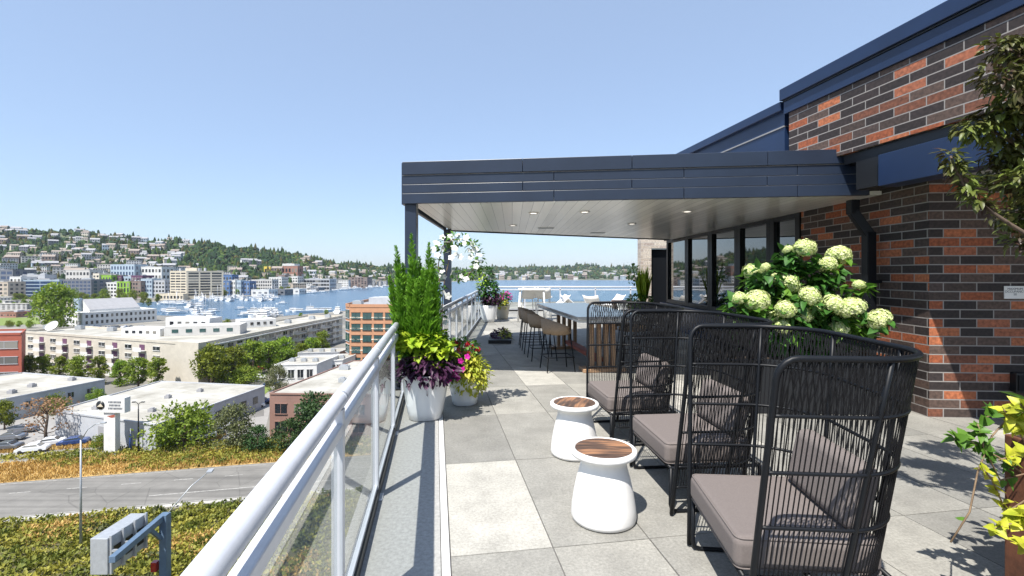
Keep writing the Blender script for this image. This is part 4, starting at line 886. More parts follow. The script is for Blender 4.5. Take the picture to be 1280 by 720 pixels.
# ------------------------------------------------------------------ pylon sign, lamps, overhead sign
p = gp(140, 567); Ys = p.y
sg = thing('pylon_sign', 'tall white pylon sign with a round dark emblem and grey lettering', 'sign', p, R(-4))
u = Ys / FPX
MB().box((0, 0, 35 * u), (15 * u, 1.0, 70 * u)).build('pylon', M['whitewall'], sg)
MB().box((.6, -.15, 62 * u), (35 * u, 1.2, 19 * u)).build('sign_board', M['whitewall'], sg, bevel=.04)
e_ = MB(); e_.tube([(-1.4, -.78, 62 * u), (-1.4, -.84, 62 * u)], .75, 28); e_.build('emblem', M['blackm'], sg)
e_ = MB(); e_.add([(-2.0, -.85, 62 * u - .3), (-.85, -.85, 62 * u - .3), (-1.3, -.85, 62 * u + .3), (-1.55, -.85, 62 * u + .1)], [(0, 1, 2, 3)]); e_.build('emblem_mark', M['tan'], sg)
e_ = MB()
for r_, (n_, x0) in enumerate([(9, .1), (8, .25), (10, .1)]):
    for k in range(n_): e_.box((x0 + k * .27, -.77, 62 * u + .55 - r_ * .55), (.19 if k % 3 else .12, .04, .30))
e_.build('lettering', M['dkhouse'], sg)
e_ = MB(); e_.add([(-.5, -.52, 48 * u), (1.0, -.52, 48 * u + .3), (1.0, -.52, 48 * u - .2), (.3, -.52, 48 * u - .3)], [(0, 1, 2, 3)]); e_.build('arrow_mark', M['redbrick'], sg)
def lamp_post(px, yb, ytop, label, dx, dz, paint='galv', two=False, head=.6):
    p = gp(px, yb); h = (yb - ytop) / FPX * p.y; r_ = thing('street_lamp', label, 'street lamp', p)
    MB().tube([(0, 0, 0), (0, 0, h)], [.14, .08], 10).build('pole', M[paint], r_)
    for s in ((1, -1) if two else (1,)):
        MB().tube([(0, 0, h - .1), (dx * s * .3, 0, h + dz * .6), (dx * s * .65, 0, h + dz * .92), (dx * s, 0, h + dz)], .05, 7).build('arm', M[paint], r_)
        MB().box((dx * s, 0, h + dz), (head, .28, .16)).build('lamp_head', M[paint], r_, bevel=.03)
    return r_
lamp_post(101, 685, 550, 'tall grey street lamp with a long curved arm rising from the shrub bank', 2.6, 2.0)
lamp_post(173, 564, 505, 'two-headed car park lamp right of the pylon sign', .8, .35, 'blackm', True)
p = gp(163, 565); u_ = thing('banner_flag', 'furled blue banner on a short pole beside the two-headed lamp', 'flag', p); MB().tube([(0, 0, 0), (0, 0, 4.2)], .04, 6).build('pole', M['galv'], u_); MB().lathe([(.0, .3), (.25, .5), (.22, 2.0), (.1, 3.0), (0, 3.4)], 10).build('banner', M['car_blue'], u_)
# overhead sign seen from behind and end-on
og = thing('overhead_sign', 'cantilevered motorway sign seen from its grey framed back on a blue steel arm', 'sign', (-33.6, 46.5, GZ))
def og_l(v): return Vector(v) - Vector((-33.6, 46.5, GZ))
colp = dp(203, 642, 46.5); nearp = dp(140, 694, 39.5)
b = MB(); b.box((0, 0, (colp.z - GZ) / 2), (.7, .7, colp.z - GZ)); b.build('column', M['steelblue'], og, bevel=.04)
b = MB(); b.bar(og_l((colp.x, colp.y + .4, colp.z - .3)), og_l((nearp.x, nearp.y, colp.z - .3)), .5, .55); b.build('arm', M['steelblue'], og, bevel=.03)
b = MB(); b.bar(og_l((colp.x + .1, colp.y, colp.z - 2.6)), og_l((colp.x, colp.y - 1.6, colp.z - .7)), .3, .3); b.build('brace', M['steelblue'], og)
sx0 = -35.3; bz = -22.6
b = MB(); b.bar(og_l((sx0, 41.0, bz)), og_l((sx0, 45.4, bz)), 1.5, 3.1); b.build('sign_case', M['galv'], og, bevel=.05)
for k in range(3):
    yy = 41.9 + k * 1.3; b = MB(); b.box((0, 0, 0), (.08, .95, 1.5)); o_ = b.build('access_panel', M['blackm'], og, og_l((sx0 + .76, yy, bz - .2)))
for k in range(4):
    yy = 41.25 + k * 1.3; b = MB(); b.bar((0, 0, -1.6), (0, 0, 1.7), .2, .2); b.bar((0, 0, .4), (1.0, 0, .4), .18, .18); b.build('bracket', M['galv'], og, og_l((sx0 + .86, yy, bz)))
b = MB(); b.tube([(.3, 0, colp.z - GZ + .1), (1.2, 2.0, colp.z - GZ + 1.8), (2.0, 3.4, colp.z - GZ + 2.6)], .05, 6); b.box((2.1, 3.6, colp.z - GZ + 2.65), (.5, .9, .16), .3); b.build('lamp_arm', M['galv'], og)
b = MB(); b.box((-.75, -.3, colp.z - GZ - 4.9), (.5, .5, .9)); b.build('signal_box', M['car_red'], og)
# ================================================================== the roof terrace
AD = Vector((-0.157, 0.9876, 0)); AB = Vector((0.9876, 0.157, 0)); A0 = Vector((-0.557, 4.03, 0))
def ax_(y): return -0.4346 - 0.158 * y            # the slanting rail line
# body of our own building under the terrace
b = MB(); b.prism([(ax_(-3) - .06, -3), (9.5, -3), (9.5, 21.0), (-1.95, 21.0), (-1.95, 13.5), (-1.95, 9.2)], GZ, -.12)
own = thing('terrace_building', 'brick building with dark blue metal trim carrying the roof terrace', 'building')
b.build('lower_storeys', M['brownbrick'], own)
b = MB(); b.prism([(ax_(-3) - .12, -3), (9.5, -3), (9.5, 21.1), (-2.0, 21.1), (-2.0, 9.3)], -.118, -.008); b.build('slab_edge', M['grout'], own)
# paving: separate slabs with joints
pv = MB(); TW, TL = .595, 1.335
rr = np.random.default_rng(5); fixed = {(0, -1): 3, (0, 0): 0, (1, -1): 1, (1, 0): 1, (0, -2): 1, (1, -2): 2, (2, -2): 1, (2, -1): 1, (0, 1): 1, (1, 1): 2}
bed = (lambda x, y: False)
for i in range(0, 17):
    for j in range(-4, 14):
        o = A0 + AB * (i * TW) + AD * (j * TL); g = .004
        P = [o + AB * g + AD * g, o + AB * (TW - g) + AD * g, o + AB * (TW - g) + AD * (TL - g), o + AB * g + AD * (TL - g)]
        if min(p.y for p in P) > 20.9 or max(p.x for p in P) > 10.5: continue
        pv.cur = fixed.get((i, j), int(rr.choice([0, 1, 1, 2, 2, 3])))
        z = rr.uniform(-.0012, .0012); q = [Vector((p.x, min(p.y, 20.95), z)) for p in P]; lo = [v - Vector((0, 0, .02)) for v in q]
        pv.add(q + lo, [(0, 1, 2, 3), (0, 4, 5, 1), (1, 5, 6, 2), (2, 6, 7, 3), (3, 7, 4, 0)], False)
tag(pv.build('terrace_paving', [M['stone%d' % k] for k in range(4)]), kind='structure')
pv2 = MB()
for j in range(2, 14):      # outer pavers left of the joint line beyond the planter pots
    for i in range(-4, 0):
        o = A0 + AB * (i * TW) + AD * (j * TL); g = .004
        P = [o + AB * g + AD * g, o + AB * (TW - g) + AD * g, o + AB * (TW - g) + AD * (TL - g), o + AB * g + AD * (TL - g)]
        if min(p.x for p in P) < -1.98 or min(p.y for p in P) < 6.6 or max(p.y for p in P) > 21: continue
        pv2.cur = int(rr.choice([0, 1, 1, 2, 2])); pv2.add(P, [(0, 1, 2, 3)], False)
tag(pv2.build('terrace_paving', [M['stone%d' % k] for k in range(4)]), kind='structure')
# strip of concrete along the rail with a pale metal edging
b = MB(); o0 = A0 + AD * (-6.2); o1 = A0 + AD * 2.65
b.add([o0 - AB * .055, o1 - AB * .055, o1 - AB * .62, o0 - AB * .62], [(0, 1, 2, 3)]); tag(b.build('edge_strip', M['concrete']), kind='structure')
b = MB(); b.bar(o0 - AB * .027 + Vector((0, 0, -.005)), o1 - AB * .027 + Vector((0, 0, -.005)), .046, .02); tag(b.build('edging_trim', M['soffit']), kind='structure')

# ---------------------------------------------------------------- railings
def railing(name, label, P, Q, posts, ext=(0, 0)):
    P = Vector(P); Q = Vector(Q); d = (Q - P).normalized(); ln = (Q - P).length; r = thing(name, label, 'railing', P)
    L_ = lambda s, z: d * s + Vector((0, 0, z))
    b = MB(); n = 2; b.tube([L_(-ext[0], 1.035), L_(ln * .5, 1.035), L_(ln + ext[1], 1.035)], .034, 24); b.build('handrail', M['alum'], r)
    b = MB(); b.bar(L_(-ext[0], .915), L_(ln + ext[1], .915), .05, .05); b.build('lower_rail', M['alum'], r, bevel=.006)
    b = MB(); b.bar(L_(-ext[0], .035), L_(ln + ext[1], .035), .06, .07); b.build('base_channel', M['blackm'], r)
    b = MB(); b.bar(L_(-ext[0], .085), L_(ln + ext[1], .085), .035, .03); b.build('bottom_rail', M['alum'], r)
    rz = math.atan2(d.y, d.x); sp = [-ext[0]] + list(posts) + [ln + ext[1]]
    for s in posts:
        b = MB(); b.box((0, 0, .5), (.05, .05, 1.0)); b.box((0, 0, .006), (.11, .11, .012)); b.build('post', M['alum'], r, L_(s, .0), rz, bevel=.004)
        b = MB(); b.tube([(-.016, 0, 1.035), (.016, 0, 1.035)], .0352, 24); b.build('sleeve', M['alum'], r, L_(s + .03, 0), rz)
    for a, c in zip(sp[:-1], sp[1:]):
        if c - a < .15: continue
        b = MB(); b.bar(L_(a + .045, .495), L_(c - .045, .495), .010, .79); b.build('glass_panel', M['glass'], r)
    return r
k = 1 / AD.y
railing('glass_railing', 'long slanting glass railing with white round handrail at the left front', (ax_(.2), .2, 0), (ax_(6.65), 6.65, 0), [(y - .2) * k for y in (.70, 2.13, 3.42, 4.78, 6.12, 6.6)], (1.2, 0))
railing('glass_railing', 'short return of glass railing behind the tall planted pot', (-1.47, 6.95, 0), (-1.14, 7.5, 0), [.6])
railing('glass_railing', 'glass railing running straight away from the pots to the far terrace corner', (-1.12, 7.55, 0), (-1.12, 20.4, 0), [.05, 1.05, 2.1, 3.2, 4.4, 5.7, 7.0, 8.4, 9.8, 11.2, 12.7])
railing('glass_railing', 'glass railing across the far end of the terrace before the lake', (-1.05, 20.45, 0), (6.5, 20.45, 0), [.1, 1.6, 3.1, 4.6, 6.1, 7.4])

# ---------------------------------------------------------------- our building: walls, beam, parapet
CZ = 2.59                      # ceiling height
b = MB(); wx = 4.65
b.prism([(wx, 5.35), (9.5, 5.02), (9.5, 5.5), (wx + .2, 5.5), (wx + .2, 7.72), (wx, 7.72)], -.004, 2.698); b.build('ground_floor_wall', M['brick'], own, uvwall=True)
b = MB(); b.prism([(wx, 7.722), (wx + .2, 7.722), (wx + .2, 14.75), (wx, 14.75)], -.004, .68); b.build('sill_wall', M['navy'], own)
b = MB(); b.prism([(wx + .02, 7.73), (wx + .3, 7.73), (wx + .3, 14.75), (wx + .02, 14.75)], 2.60, 3.1); b.build('window_header', M['frame'], own)
b = MB(); b.box((wx - .03, 11.25, .70), (.16, 7.0, .05)); b.build('window_sill', M['navy'], own, bevel=.008)
# interior
b = MB(); b.prism([(wx + .6, 7.8), (wx + .7, 7.8), (wx + .7, 14.7), (wx + .6, 14.7)], 0, 2.6); b.build('interior_wall', M['blackm'], own)
mull = [7.73, 8.62, 9.88, 11.25, 12.75, 14.40]
for y0, y1 in zip(mull[:-1], mull[1:]):
    w_ = MB(); f_ = .13
    for yy in (y0 + f_ / 2, y1 - f_ / 2): w_.box((0, yy, 1.66), (.10, f_, 1.86))
    w_.box((0, (y0 + y1) / 2, .785), (.098, y1 - y0 - 2 * f_, .11)); w_.box((0, (y0 + y1) / 2, 2.55), (.098, y1 - y0 - 2 * f_, .08))
    fr = w_.build('window', M['frame'], own, (wx + .03, 0, 0), bevel=.006)
    MB().box((0, (y0 + y1) / 2, 1.675), (.012, y1 - y0 - 2 * f_ + .002, 1.70)).build('pane', M['pane'], fr, (.012, 0, 0))
# soffit between the overhang and the lower wall
bx = lambda y: 4.97 - .158 * y
nA = Vector((-.9876, -.157, 0))  # outward normal of the upper wall
def upl(y, off=0): v = Vector((bx(y), y, 0)) + nA * off; return (v.x, v.y)
b = MB(); b.prism([upl(6.7, -.28), upl(1.0, -.2), (9.5, 1.0), (9.5, 7.6), (wx + .01, 7.6)], 2.70, 2.74); b.build('soffit', M['soffit'], own)
def slab(y0, y1, z0, z1, o0, o1, name, m_, uv=False, bevel=0): 
    b = MB(); b.prism([upl(y1, o1), upl(y0, o1), upl(y0, o0), upl(y1, o0)], z0, z1); return b.build(name, M[m_], own, uvwall=uv, bevel=bevel)
slab(.8, 6.76, 3.055, 3.862, -.3, 0, 'upper_brick_wall', 'brick', True)
slab(.8, 5.9, 2.935, 3.053, -.3, -.05, 'shadow_gap', 'blackm')
slab(.8, 5.40, 2.58, 2.933, -.25, .0, 'edge_beam', 'navy', bevel=.006)
slab(5.402, 5.72, 2.60, 2.933, -.3, -.04, 'shade_panel', 'blackm')  # black panel added in place of the shadow at the canopy's end
slab(.8, 6.83, 3.864, 4.035, -.3, .03, 'parapet_band', 'navy', bevel=.004)
slab(.8, 6.83, 4.037, 4.055, -.3, .045, 'parapet_seam', 'blackm')
slab(.8, 6.86, 4.057, 4.22, -.3, .075, 'parapet_cap', 'navy', bevel=.006)
# metal clad volume further back
slab(6.87, 11.2, 2.75, 3.93, -.3, -.02, 'metal_cladding', 'navy')
slab(6.87, 11.25, 3.70, 3.72, -.3, -.005, 'cladding_seam', 'navylip')
slab(6.87, 11.25, 3.932, 4.06, -.3, .05, 'rear_parapet_cap', 'navy', bevel=.006)
b = MB(); b.prism([upl(.8, -.3), upl(11.2, -.3), (9.5, 11.2), (9.5, .8)], 3.9, 4.0); b.build('roof', M['roofgrey'], own)
# pale brick pier at the far end with a dark doorway
b = MB(); b.prism([(4.16, 15.5), (4.50, 15.5), (4.50, 15.9), (4.16, 15.9)], -.004, 3.3); b.prism([(4.502, 15.5), (5.6, 15.5), (5.6, 15.9), (4.502, 15.9)], 2.42, 3.3); b.build('end_pier', M['palebrick'], own, uvwall=True)
MB().box((5.05, 15.72, 1.2), (1.08, .12, 2.4)).build('end_door', M['frame'], own)

# ---------------------------------------------------------------- canopy
can = thing('canopy', 'dark blue metal clad canopy with a pale planked ceiling and two posts', 'canopy')
FL, FRr, BR, BL = Vector((-1.52, 6.66, 0)), Vector((4.42, 5.93, 0)), Vector((4.62, 14.0, 0)), Vector((-1.52, 11.0, 0))
ins = .05
b = MB(); b.prism([(FL.x + .1, FL.y + .1), (4.645, FRr.y + .1), (4.645, BR.y - .1), (BL.x + .1, BL.y - .1)], CZ, CZ + .05); b.build('ceiling', M['ceil'], can)
b = MB(); b.prism([(FL.x + .1, FL.y + .1), (FRr.x + .1, FRr.y + .1), (BR.x - .1, BR.y - .1), (BL.x + .1, BL.y - .1)], CZ + .5, CZ + .55); b.build('roof', M['roofgrey'], can)
fd = (FRr - FL).normalized(); fn = Vector((fd.y, -fd.x, 0))
cuts = [0, .35, .63, .86, 1.0]; fl_ = (FRr - FL).length
bands = [(-.02, .119), (.125, .243), (.249, .367), (.377, .555)]
for bi, (z0, z1) in enumerate(bands):
    b = MB(); off = .02 if bi == 3 else 0
    cs = cuts if bi % 2 == 0 else [0, .28, .52, .80, 1.0]
    for s0, s1 in zip(cs[:-1], cs[1:]):
        p = FL + fd * (fl_ * s0 + .003) + fn * off; q = FL + fd * (fl_ * s1 - .003) + fn * off
        b.prism([(p.x, p.y), (q.x, q.y), (q.x - fn.x * (.05 + off), q.y - fn.y * (.05 + off)), (p.x - fn.x * (.05 + off), p.y - fn.y * (.05 + off))], CZ + z0, CZ + z1)
    b.build('fascia_board', M['canopyblue'], can, bevel=.004)
b = MB()
for z in (.122, .246, .372): b.prism([(FL.x - fn.x * .008, FL.y - fn.y * .008), (FRr.x - fn.x * .008, FRr.y - fn.y * .008), (FRr.x - fn.x * .05, FRr.y - fn.y * .05), (FL.x - fn.x * .05, FL.y - fn.y * .05)], CZ + z - .004, CZ + z + .006)
b.build('seam_trim', M['navylip'], can)
for (p, q) in ((BL, FL), (BR, BL)):
    d = (q - p).normalized(); n = Vector((d.y, -d.x, 0)); b = MB()
    b.bar((p.x + d.x * .055, p.y + d.y * .055, CZ + .2675), (q.x - d.x * .055, q.y - d.y * .055, CZ + .2675), .05, .575); b.build('fascia_board', M['canopyblue'], can)
for (x, y, w_) in ((-1.42, 6.79, .16), (-1.44, 10.75, .16)):
    b = MB(); b.box((0, 0, CZ / 2), (w_, w_, CZ - .004)); b.box((0, 0, .01), (w_ + .12, w_ + .12, .02)); b.build('post', M['canopyblue'], can, (x, y, 0), bevel=.006)
for px, py in [(667, 266), (641, 281.5), (731, 264.5), (790, 279.5), (859, 264)]:
    p = gp(px, py, CZ) if False else Vector(((px - 640) / FPX * (CZ - 1.6) * FPX / (HY - py), (CZ - 1.6) * FPX / (HY - py), CZ))
    b = MB(); b.lathe([(.058, -.012), (.078, -.014), (.085, -.004), (.085, 0)], 24); d_ = b.build('downlight', M['white'], can, p)
    MB().disc(.058, -.008, 20, up=False).build('lens', M['lampw'], d_)
for px, py in [(682, 285), (747, 291)]:
    Y = (CZ - 1.6) * FPX / (HY - py); MB().box((0, 0, -.006), (.34, .12, .012)).build('air_vent', M['galv'], can, ((px - 640) / FPX * Y, Y, CZ))
# downspout
ds = thing('downspout', 'black square downspout bending back from the canopy to the brick wall', 'drainpipe', (4.5, 6.3, 0))
pt = [dp(1066, 250, 6.1), dp(1066, 268, 6.1), dp(1086, 290, 6.05)]
b = MB(); b.bar(pt[0] - Vector((4.5, 6.3, 0)), pt[1] - Vector((4.5, 6.3, 0)) , .11, .11); b.bar(pt[1] - Vector((4.5, 6.3, -.03)), pt[2] - Vector((4.5, 6.3, .03)), .11, .11); b.build('elbow', M['frame'], ds, bevel=.01)
b = MB(); x_ = pt[2].x - 4.5; b.box((x_, pt[2].y - 6.3, pt[2].z / 2), (.115, .115, pt[2].z)); b.build('pipe', M['frame'], ds, bevel=.008)
for z in (.5, 1.5): MB().box((x_ + .03, pt[2].y - 6.3, z), (.18, .13, .04)).build('bracket', M['frame'], ds)
# notice on the wall and outlet box
wd = Vector((4.85, -.33, 0)).normalized(); wz = math.atan2(wd.y, wd.x)
def wallp(px, py):   # point on the front brick face
    t_ = (px - 640) / FPX; Y = (5.35 + 4.65 * .068) / (1 + .068 * t_); return dp(px, py, Y)
def text_mesh(s, size, name, m_, parent, loc, rx=R(90), rz=0):
    cu = bpy.data.curves.new(name, 'FONT'); cu.body = s; cu.size = size; cu.align_x = 'CENTER'; cu.extrude = .0006
    tmp = bpy.data.objects.new('tmp', cu); COL.objects.link(tmp); bpy.context.view_layer.update()
    me = bpy.data.meshes.new_from_object(tmp.evaluated_get(bpy.context.evaluated_depsgraph_get())); bpy.data.objects.remove(tmp)
    me.materials.clear(); me.materials.append(m_); o = bpy.data.objects.new(name, me); COL.objects.link(o); o.parent = parent; o.location = loc; o.rotation_euler = (rx, 0, rz); return o
p = wallp(1267.5, 365.5)
nt_ = thing('wall_notice', 'small white notice with dark lettering on the brick wall', 'sign', p, wz)
MB().box((0, -.006, 0), (.215, .010, .14)).build('plate', M['white'], nt_, bevel=.002)
text_mesh('MAXIMUM', .034, 'lettering', M['dkhouse'], nt_, (0, -.0125, .028)); text_mesh('OCCUPANCY', .034, 'lettering', M['dkhouse'], nt_, (0, -.0125, -.002)); text_mesh('50', .034, 'lettering', M['dkhouse'], nt_, (0, -.0125, -.032))
p = wallp(1274, 477)
ob = thing('outlet_box', 'black outlet box fixed low on the brick wall behind the yellow vine', 'outlet', p, wz)
MB().box((0, -.04, 0), (.2, .08, .21)).build('box', M['blackm'], ob, bevel=.006); MB().box((0, -.086, 0), (.17, .012, .17)).build('cover', M['frame'], ob, bevel=.004)
# ================================================================== furniture
# drum shaped side tables
def stool(label, x, y, first=None):
    if first: return dup(first, (x, y, 0), 1.2, label)
    r = thing('side_table', label, 'side table', (x, y, 0), 0, 'white side tables with plank tops')
    b = MB(); b.lathe([(0, .002), (.19, .002), (.206, .008), (.211, .03), (.206, .09), (.192, .18), (.172, .27), (.155, .33), (.149, .36), (.152, .385), (.168, .405), (.196, .415), (.211, .422), (.216, .436), (.214, .452), (.205, .459), (.190, .460), (.186, .456), (.186, .44), (0, .44)], 64); b.build('pedestal', M['white'], r)
    b = MB(); b.lathe([(.183, .441), (.183, .4575), (.180, .459), (0, .459)], 48, smooth=False); b.build('top', M['planktop'], r); return r
s1 = stool('white drum side table with dark plank top, nearer of the pair', .60, 3.15)
stool('white drum side table with dark plank top, farther of the pair', .556, 4.27, s1)

# high backed corded lounge chairs
def shell(u, z):
    t = (z - .20) / 1.08; hw = .425 + .15 * t; xb = .245 + .085 * t; xf = -.385 + .05 * t; r = .32
    Ls = xb - r - xf; La = math.pi / 2 * r; Lb = 2 * (hw - r); T = 2 * Ls + 2 * La + Lb; s = u * T
    if s < Ls: return Vector((xf + s, -hw, z))
    s -= Ls
    if s < La: a = s / r; return Vector((xb - r + r * math.sin(a), -hw + r - r * math.cos(a), z))
    s -= La
    if s < Lb: return Vector((xb, -hw + r + s, z))
    s -= Lb
    if s < La: a = s / r; return Vector((xb - r + r * math.cos(a), hw - r + r * math.sin(a), z))
    s -= La; return Vector((xb - r - s, hw, z))
HT = 1.275
def chair_proto():
    r = thing('lounge_chair', 'x', 'lounge chair', (0, 0, 0), 0, 'high-backed corded lounge chairs')
    # rim with rounded front corners running down as the front posts
    us = np.linspace(0, 1, 61); f = .085; rim = []
    lowL = [shell(0, z) for z in (.012, .2, .5, .8, 1.0, HT - f)]; lowR = [shell(1, z) for z in (HT - f, 1.0, .8, .5, .2, .012)]
    top = [shell(u, HT) for u in us]; L_ = 2.6; uf = f / L_
    arcL = []; arcR = []
    for a in np.linspace(0, math.pi / 2, 6)[1:]:
        du = uf * (1 - math.cos(a)); z = HT - f + f * math.sin(a); arcL.append(shell(du, z)); arcR.append(shell(1 - du, z))
    mid = [shell(u, HT) for u in us if uf * 1.2 < u < 1 - uf * 1.2]
    b = MB(); b.tube(lowL + arcL + mid + arcR[::-1] + lowR, .0135, 10); b.build('rim', M['frame'], r)
    for z in (1.045, .81, .575, .34, .20):
        b = MB(); b.tube([shell(u, z) for u in us], .0085, 8); b.build('ring', M['frame'], r)
    for u in (.19, .385, .615, .81):
        b = MB(); b.tube([shell(u, z) for z in (.012, .2, .5, .8, 1.05, HT)], .0105, 8); b.build('upright', M['frame'], r)
    # cords: pairs from the rim to the base ring, with a crossing weave in the top band
    b = MB(); n = 100
    for i in range(n):
        u = .012 + .976 * i / (n - 1); j = .0006 * (i % 2)
        zt = HT if .035 < u < .965 else HT - .05
        b.tube([shell(u + j, z) + Vector((0, 0, 0)) for z in (zt, 1.0, .75, .5, .2)], .0031, 4, cap=False)
    for i in range(80):
        u = .02 + .95 * i / 79; du = .022
        b.tube([shell(min(.985, u), HT - .005), shell(min(.985, u + du * .5), 1.16), shell(min(.985, u + du), 1.045)], .0028, 4, cap=False)
        b.tube([shell(max(.015, u), HT - .005), shell(max(.015, u - du * .5), 1.16), shell(max(.015, u - du), 1.045)], .0028, 4, cap=False)
    b.build('cord_weave', M['cord'], r)
    for s in (-1, 1):      # sled runner and legs
        b = MB(); w = .36
        b.tube([(-.38, s * w, .30), (-.385, s * w, .06), (-.375, s * w, .022), (-.34, s * w, .012), (.2, s * w, .012), (.235, s * w, .022), (.245, s * w, .06), (.24, s * w, .30)], .0125, 8); b.build('leg', M['frame'], r)
    b = MB()
    for (p, q) in (((-.38, -.36, .30), (-.38, .36, .30)), ((.24, -.36, .30), (.24, .36, .30)), ((-.38, -.36, .30), (.24, -.36, .30)), ((-.38, .36, .30), (.24, .36, .30)), ((-.1, -.36, .30), (-.1, .36, .30))): b.tube([p, q], .0125, 8)
    b.build('seat_frame', M['frame'], r)
    cu = MB(); cu.prism([(-.41, -.345), (.19, -.345), (.215, -.30), (.215, .30), (.19, .345), (-.41, .345)], 0, .145); seat_ = cu.build('seat_cushion', M['taupe'], r, (0, 0, .313), bevel=.038, seg=5)
    for zp in (.137, .008):
        hx0, hx1, hy = -.400, .205, .335; c_ = .03; lp_ = []
        for (cx_, cy_, a0) in ((hx1 - c_, hy - c_, 0), (hx0 + c_, hy - c_, 90), (hx0 + c_, -hy + c_, 180), (hx1 - c_, -hy + c_, 270)):
            for k in range(5): a = R(a0 + 22.5 * k); lp_.append((cx_ + c_ * math.cos(a), cy_ + c_ * math.sin(a), zp))
        b = MB(); b.tube(lp_, .0042, 6, closed=True); b.build('piping', M['taupe'], seat_)
    cu = MB(); cu.box((0, 0, 0), (.12, .56, .31)); o = cu.build('back_cushion', M['taupe'], r, (.165, 0, .605), bevel=.055, seg=5); o.rotation_euler.y = R(12)
    return r
ch = chair_proto()
ch.location = (1.40, 2.385, 0); ch.rotation_euler.z = R(-4.5); ch['label'] = 'black corded lounge chair nearest the camera with full taupe seat in view'
dup(ch, (1.41, 3.60, 0), R(5), 'black corded lounge chair in the middle of the row of three')
dup(ch, (1.25, 4.83, 0), R(7), 'black corded lounge chair farthest in the row, beside the wooden bar table')

# bar table on two timber trestles
TR = R(7.5)      # turned a little
bt = thing('bar_table', 'long counter-height table with grey top on slatted timber trestles under the canopy', 'table', (1.33, 9.1, 0), TR)
MB().box((0, 0, .915), (1.12, 3.5, .05)).build('top', M['tabletop'], bt, bevel=.006)
MB().box((0, 0, .868), (1.06, 3.44, .04)).build('apron', M['whitewall'], bt)
for yy in (-1.2, 1.2):
    t_ = MB(); t_.box((0, 0, .03), (.72, .30, .06)); t = t_.build('trestle', M['teak'], bt, (0, yy, 0), bevel=.008); MB().box((0, 0, .825), (.6, .24, .045)).build('head_rail', M['teak'], t, bevel=.006)
    for k in range(4): MB().box((0, 0, .43), (.062, .10, .74)).build('slat', M['teak'], t, (-.18 + .12 * k, 0, 0), bevel=.006)
MB().box((0, 0, .16), (.16, 2.2, .06)).build('stretcher', M['redbrick'], bt)
def barstool_proto():
    r = thing('bar_stool', 'x', 'bar stool', (0, 0, 0), 0, 'wicker bar stools along the table')
    for sx in (-1, 1):
        for sy in (-1, 1): MB().tube([(sx * .17, sy * .16, .62), (sx * .235, sy * .215, .005)], [.011, .009], 8).build('leg', M['frame'], r)
    b = MB(); z = .24; s = .23; w = .20; b.tube([(-s, -w, z), (s, -w, z), (s, w, z), (-s, w, z)], .008, 6, closed=True); b.build('foot_rail', M['frame'], r)
    b = MB(); b.lathe([(0, .60), (.19, .60), (.225, .62), (.235, .65), (.22, .665), (0, .67)], 28); b.build('seat', M['wicker'], r)
    n = 25; V = []; F = []
    for i in range(n):
        a = R(-118 + 236 * i / (n - 1)); hgt = .865 - .13 * (abs(i - 12) / 12) ** 2.2
        for (rad, z) in ((.232, .61), (.262, .70), (.275, hgt), (.250, hgt), (.240, .70), (.212, .63)): V.append((-rad * math.cos(a), rad * math.sin(a), z))
    for i in range(n - 1):
        for j in range(6): F.append((i * 6 + j, (i + 1) * 6 + j, (i + 1) * 6 + (j + 1) % 6, i * 6 + (j + 1) % 6))
    F.append(tuple(range(6))); F.append(tuple((n - 1) * 6 + j for j in range(5, -1, -1)))
    b = MB(); b.add(V, F, True); b.build('backrest', M['wicker'], r); return r
bs = barstool_proto(); bs.location = (.75, 7.95, 0); bs.rotation_euler.z = R(12); bs['label'] = 'wicker bar stool nearest the camera, at the near corner of the bar table'
for k, (x, y) in enumerate([(.56, 8.95), (.46, 9.75), (.40, 10.5)]): dup(bs, (x, y, 0), R(8 - 3 * k), 'wicker bar stool, %s from the near end of the bar table' % ['second', 'third', 'fourth'][k])
for k, (x, y) in enumerate([(2.1, 8.4), (2.0, 9.3)]): dup(bs, (x, y, 0), R(185), 'wicker bar stool on the far side of the table, seen through the %s chair cords' % ['nearest', 'second'][k])

# white high table, bar chairs and lounge chairs by the far railing
ht = thing('high_table', 'white square high table standing before the far railing', 'table', (.66, 16.2, 0))
MB().box((0, 0, 1.075), (.88, .8, .05)).build('top', M['white'], ht, bevel=.006)
for sx in (-1, 1):
    for sy in (-1, 1): b = MB(); b.tube([(sx * .38, sy * .34, 1.05), (sx * .46, sy * .38, 0)], .026, 8); b.build('leg', M['white'], ht)
def wchair(seat_z, label, x, y, rz, s=1.0, name='white_bar_chair', grp='white bar chairs at the far high table', recl=.25):
    r = thing(name, label, 'bar chair' if seat_z > .6 else 'lounge chair', (x, y, 0), rz, grp); w = .27 * s
    for sx in (-1, 1):
        for sy in (-1, 1): b = MB(); b.tube([(sx * .19 * s, sy * .2 * s, seat_z), (sx * .25 * s, sy * .25 * s, 0)], .016, 6); b.build('leg', M['white'], r)
    n = 9; V = []; F = []
    prof = [(-.28 * s, seat_z + .04), (-.1 * s, seat_z), (.12 * s, seat_z + .01), (.24 * s, seat_z + .08), (.30 * s + recl * .3, seat_z + .2 * s), (.34 * s + recl * .6, seat_z + .36 * s)]
    for (x_, z_) in prof:
        for j in range(n): q = -1 + 2 * j / (n - 1); V.append((x_ - .07 * q * q, w * q, z_ + .05 * s * q * q))
    for i in range(len(prof) - 1):
        for j in range(n - 1): F.append((i * n + j, (i + 1) * n + j, (i + 1) * n + j + 1, i * n + j + 1))
    b = MB(); b.add(V, F, True); o = b.build('seat_shell', M['white'], r); m_ = o.modifiers.new('thick', 'SOLIDIFY'); m_.thickness = .02; return r
